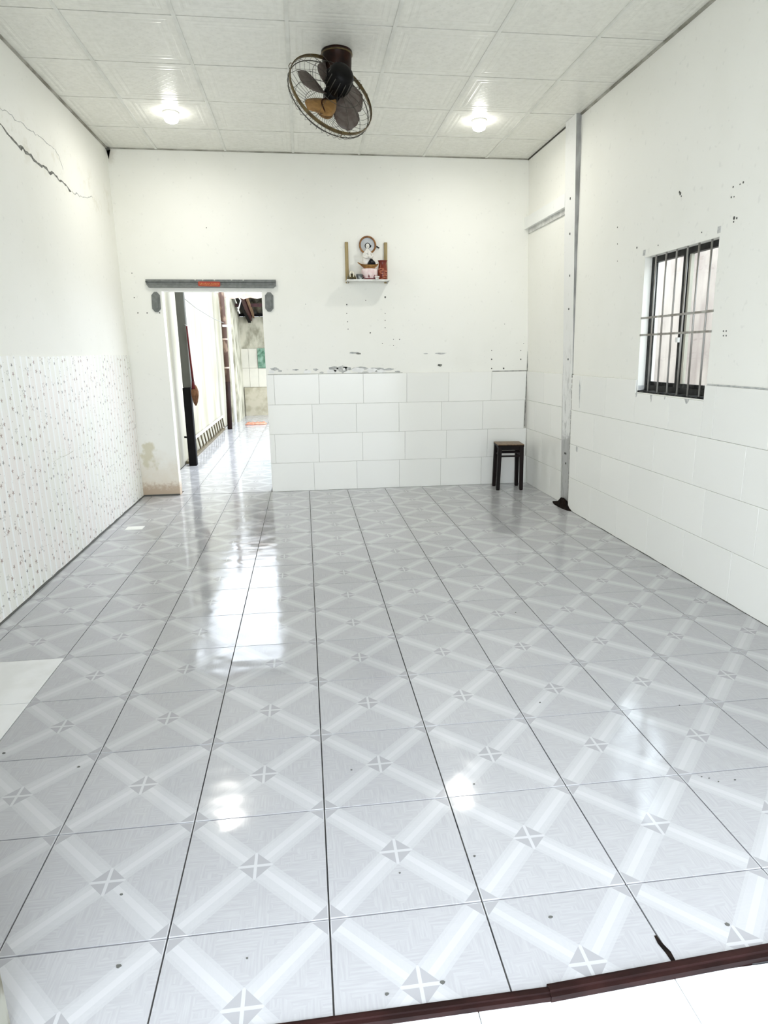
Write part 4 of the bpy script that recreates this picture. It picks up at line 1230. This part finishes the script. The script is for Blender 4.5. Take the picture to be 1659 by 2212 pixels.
mb.add(vs + vs2, fs + [tuple(q + c_ for q in reversed(f)) for f in fs] + [(i, i + 1, i + 1 + c_, i + c_) for i in range(8)] + [(72 + i, 72 + i + c_, 73 + i + c_, 73 + i) for i in range(8)] + [(i * 9, i * 9 + c_, i * 9 + 9 + c_, i * 9 + 9) for i in range(8)] + [(i * 9 + 8, i * 9 + 17, i * 9 + 17 + c_, i * 9 + 8 + c_) for i in range(8)])
o = mb.build('green_sheet', 'green_sheet'); tag(o, 'crumpled green sheet hanging on the end wall of the passage', 'sheet')
# timber post by the doorway
tp = empty('timber_post', (-1.49, 6.62, 0)); tag(tp, 'square passage post painted grey above and black below, nearest the doorway', 'post')
mb = MB(); mb.bbox((-1.538, 6.58, 0), (-1.440, 6.68, 1.0), .006); mb.build('lower_half', 'post_black', tp)
mb = MB(); mb.bbox((-1.532, 6.585, 1.0), (-1.430, 6.675, 3.0), .006); mb.build('upper_half', 'post_grey', tp)
mb = MB(); mb.tube([(-1.538, 6.62, .37), (-1.575, 6.62, .372)], .012, 8); mb.build('bolt', 'post_black', tp)
pp2 = empty('pipe_post', (-1.475, 10.72, 0)); tag(pp2, 'tall peeling brown pipe post farther down the passage', 'post')
mb = MB(); mb.tube([(-1.475, 10.72, 0), (-1.455, 10.72, .9)], .046, 14); mb.build('dark_base', 'pipe_dark', pp2)
mb = MB(); mb.tube([(-1.455, 10.72, .9), (-1.45, 10.72, 1.95), (-1.48, 10.72, 3.0)], [.045, .048, .052], 14); mb.build('pipe', 'rust_pipe', pp2)
for z in (1.16, 1.68):
    mb = MB(); mb.torus((-1.452, 10.72, z), (0, 0, 1), .048, .008, .03, 20); mb.build('clamp', 'tarp', pp2)
mb = MB(); mb.box((-1.47, 10.64, 1.90), (-1.30, 10.675, 1.94)); mb.build('wall_tie', 'white_pipe', pp2)
mb = MB(); mb.tube([(-1.435, 11.42, 0), (-1.43, 11.42, 2.5)], .032, 12); o = mb.build('drain_pipe', 'white_pipe'); tag(o, 'white vertical drain pipe behind the brown pipe post', 'pipe')
# broom hanging on the timber post
br = empty('straw_broom', (-1.39, 6.53, .80)); tag(br, 'straw broom with dark red handle hanging on the black and grey post', 'broom')
mb = MB(); mb.tube([(-1.450, 6.581, 1.76), (-1.440, 6.560, 1.765), (-1.415, 6.545, 1.75)], .004, 6); mb.build('hanging_hook', 'steel', br)
mb = MB(); mb.tube([(-1.415, 6.545, 1.745), (-1.405, 6.54, 1.40), (-1.392, 6.535, 1.06)], [.010, .011, .014], 10); mb.build('handle', 'broom_handle', br)
mb = MB(); mb.tube([(-1.393, 6.535, 1.085), (-1.392, 6.535, 1.03), (-1.390, 6.535, .985)], [.016, .022, .030], 12); mb.build('binding', 'broom_handle', br)
mb = MB(); mb.lathe([(.010, -.19), (.030, -.15), (.046, -.08), (.047, -.03), (.034, .02), (.018, .05)], (-1.382, 6.535, .985), 20, fn=lambda x, y, z, t: (x * (1 + .10 * math.sin(9 * t)), y * .5, z + (.02 * math.sin(7 * t) if z < -.12 else 0)))
for k in range(26):
    a = random.uniform(-.040, .040)
    mb.tube([(-1.382 + a * .5, 6.535 - .012, 1.0), (-1.382 + a, 6.535 - .022, .90), (-1.382 + a * random.uniform(.5, .9) + .004, 6.535 - .012, .80 + abs(a) * 1.4 + random.uniform(0, .02))], [.003, .0035, .0012], 4)
mb.build('straw_head', 'straw', br)
# low slatted rail along the wall foot
rk = empty('low_slatted_rail', (-1.585, 9.0, 0)); tag(rk, 'low pale slatted rail along the foot of the whitewashed passage wall', 'rail')
for k in range(11):
    y = 7.62 + k * .285
    mb = MB(); mb.prism([(-1.588, y, .245), (-1.588, y + .035, .245), (-1.588, y + .235, .045), (-1.588, y + .20, .045)], (.020, 0, 0)); mb.build('slat', 'rack', rk)
mb = MB(); mb.box((-1.600, 7.4, .245), (-1.570, 10.7, .27)); mb.build('top_rail', 'white_pipe', rk)
mb = MB(); mb.box((-1.605, 6.75, 0), (-1.555, 10.65, .035)); mb.build('bottom_rail', 'rack', rk)
# cloth
mb = MB(); vs = []; fs = []
for i in range(13):
    for j in range(7):
        x = -1.24 + .42 * i / 12 + random.uniform(-.01, .01); y = 11.35 + .32 * j / 6 + random.uniform(-.02, .02)
        z = .006 + (0.05 * abs(math.sin(i * 1.1 + j * .7)) * random.uniform(.6, 1) if 0 < i < 12 and 0 < j < 6 else 0)
        vs.append((x, y, z))
for i in range(12):
    for j in range(6): q = i * 7 + j; fs.append((q, q + 7, q + 8, q + 1))
c_ = len(vs); per = [(j, j + 1) for j in range(6)] + [(84 - 0 - 0 - 0 + 0 - 84 + 84 + j, 84 + j + 1) for j in range(0)] 
mb.add(vs + [(x, y, .0005) for x, y, z in vs], fs + [tuple(q + c_ for q in reversed(f)) for f in fs], sm=True)
o = mb.build('floor_cloth', 'rag'); tag(o, 'crumpled orange cloth on the passage floor near the end wall', 'cloth')
# roof over the end of the passage
rf = empty('passage_roof', (-.9, 12.8, 2.3)); tag(rf, 'old corrugated roof with dark red purlins over the end of the passage', 'roof')
def corrugated(x0, x1, y0, z0, y1, z1, name):
    m2 = MB(); vs = []; fs = []
    n = int((x1 - x0) / .022)
    for i in range(n + 1):
        x = x0 + (x1 - x0) * i / n
        w = .028 * math.cos(2 * math.pi * x / .177)
        for y, z in ((y0, z0), (y1, z1)):
            vs += [(x, y, z + w), (x, y, z + w + .012)]
    for i in range(n):
        a, b = i * 4, i * 4 + 4
        fs += [(a, a + 2, b + 2, b), (a + 1, b + 1, b + 3, a + 3), (a, b, b + 1, a + 1), (a + 2, a + 3, b + 3, b + 2)]
    fs += [(0, 1, 3, 2), (n * 4, n * 4 + 2, n * 4 + 3, n * 4 + 1)]
    m2.add(vs, fs, sm=True)
    return m2.build(name, 'roof_sheet', rf)
corrugated(-1.40, .6, 11.7, 2.85, 12.75, 2.50, 'roof_sheet')
corrugated(-1.40, .6, 12.70, 2.55, 13.62, 2.27, 'roof_sheet')
mb = MB(); mb.box((-1.42, 12.74, 2.40), (.6, 12.82, 2.47)); mb.build('purlin', 'red_beam', rf)
mb = MB(); mb.box((-1.42, 13.40, 2.24), (.6, 13.48, 2.30)); mb.build('purlin', 'post_black', rf)
mb = MB(); mb.prism([(-1.24, 11.4, 2.62), (-1.24, 11.4, 2.72), (-1.20, 13.45, 2.26), (-1.20, 13.45, 2.14)], (.07, 0, 0)); mb.build('rafter', 'red_beam', rf)
mb = MB(); mb.prism([(-1.15, 11.4, 2.66), (-1.15, 11.4, 2.74), (-1.11, 13.45, 2.30), (-1.11, 13.45, 2.20)], (.035, 0, 0)); mb.build('batten', 'beam_wood', rf)
mb = MB(); mb.prism([(-1.32, 12.0, 2.50), (-1.32, 12.0, 2.62), (-1.22, 13.45, 2.26), (-1.22, 13.45, 2.10)], (.06, 0, 0)); mb.build('rafter', 'post_black', rf)
mb = MB(); vs = []; fs = []
n = 24
for i in range(n + 1):
    x = -1.44 + 1.5 * i / n
    zz = 2.415 + .012 * math.sin(i * 1.7) + random.uniform(-.012, .012)
    vs += [(x, 10.80 + random.uniform(-.01, .01), 2.62), (x, 10.78 + random.uniform(-.015, .015), zz), (x, 10.79 + random.uniform(-.015, .015), zz), (x, 10.815, 2.62)]
for i in range(n):
    a, b = i * 4, i * 4 + 4
    for k in range(4): fs.append((a + k, a + (k + 1) % 4, b + (k + 1) % 4, b + k))
mb.add(vs, fs)
o = mb.build('tarpaulin_strip', 'tarp'); tag(o, 'faded pink tarpaulin edge hanging across the top of the passage', 'tarpaulin')
mb = MB(); mb.tube([(-1.49, 6.70, 2.12), (-1.45, 7.6, 2.03), (-1.42, 8.6, 1.98), (-1.42, 9.6, 1.96), (-1.44, 10.66, 1.97)], .005, 6)
o = mb.build('sagging_cable', 'cable'); tag(o, 'thin grey cable sagging between the two passage posts', 'cable')
mb = MB(); mb.tube([(-1.24, 11.62, 2.66), (-1.24, 11.45, 2.58), (-1.22, 11.35, 2.50), (-1.17, 11.35, 2.42), (-1.20, 11.35, 2.33), (-1.24, 11.35, 2.22)], .010, 8)
o = mb.build('white_hose', 'white_pipe'); tag(o, 'white hose dangling below the passage roof', 'hose')

# ================================================================== OUTSIDE THE WINDOW
mb = MB(); mb.box((3.55, -3.0, -.15), (3.70, 9.0, 2.30)); o = mb.build('wall_neighbour', 'neighbour'); struct(o, 'stained pinkish neighbouring wall seen through the barred window')
mb = MB(); mb.tube([(3.53, 4.55, -.15), (3.53, 4.45, 1.0), (3.53, 4.65, 1.35), (3.535, 4.85, 1.62)], .011, 8); o = mb.build('white_cable', 'white_pipe'); tag(o, 'white cable hanging outside behind the window bars', 'cable')
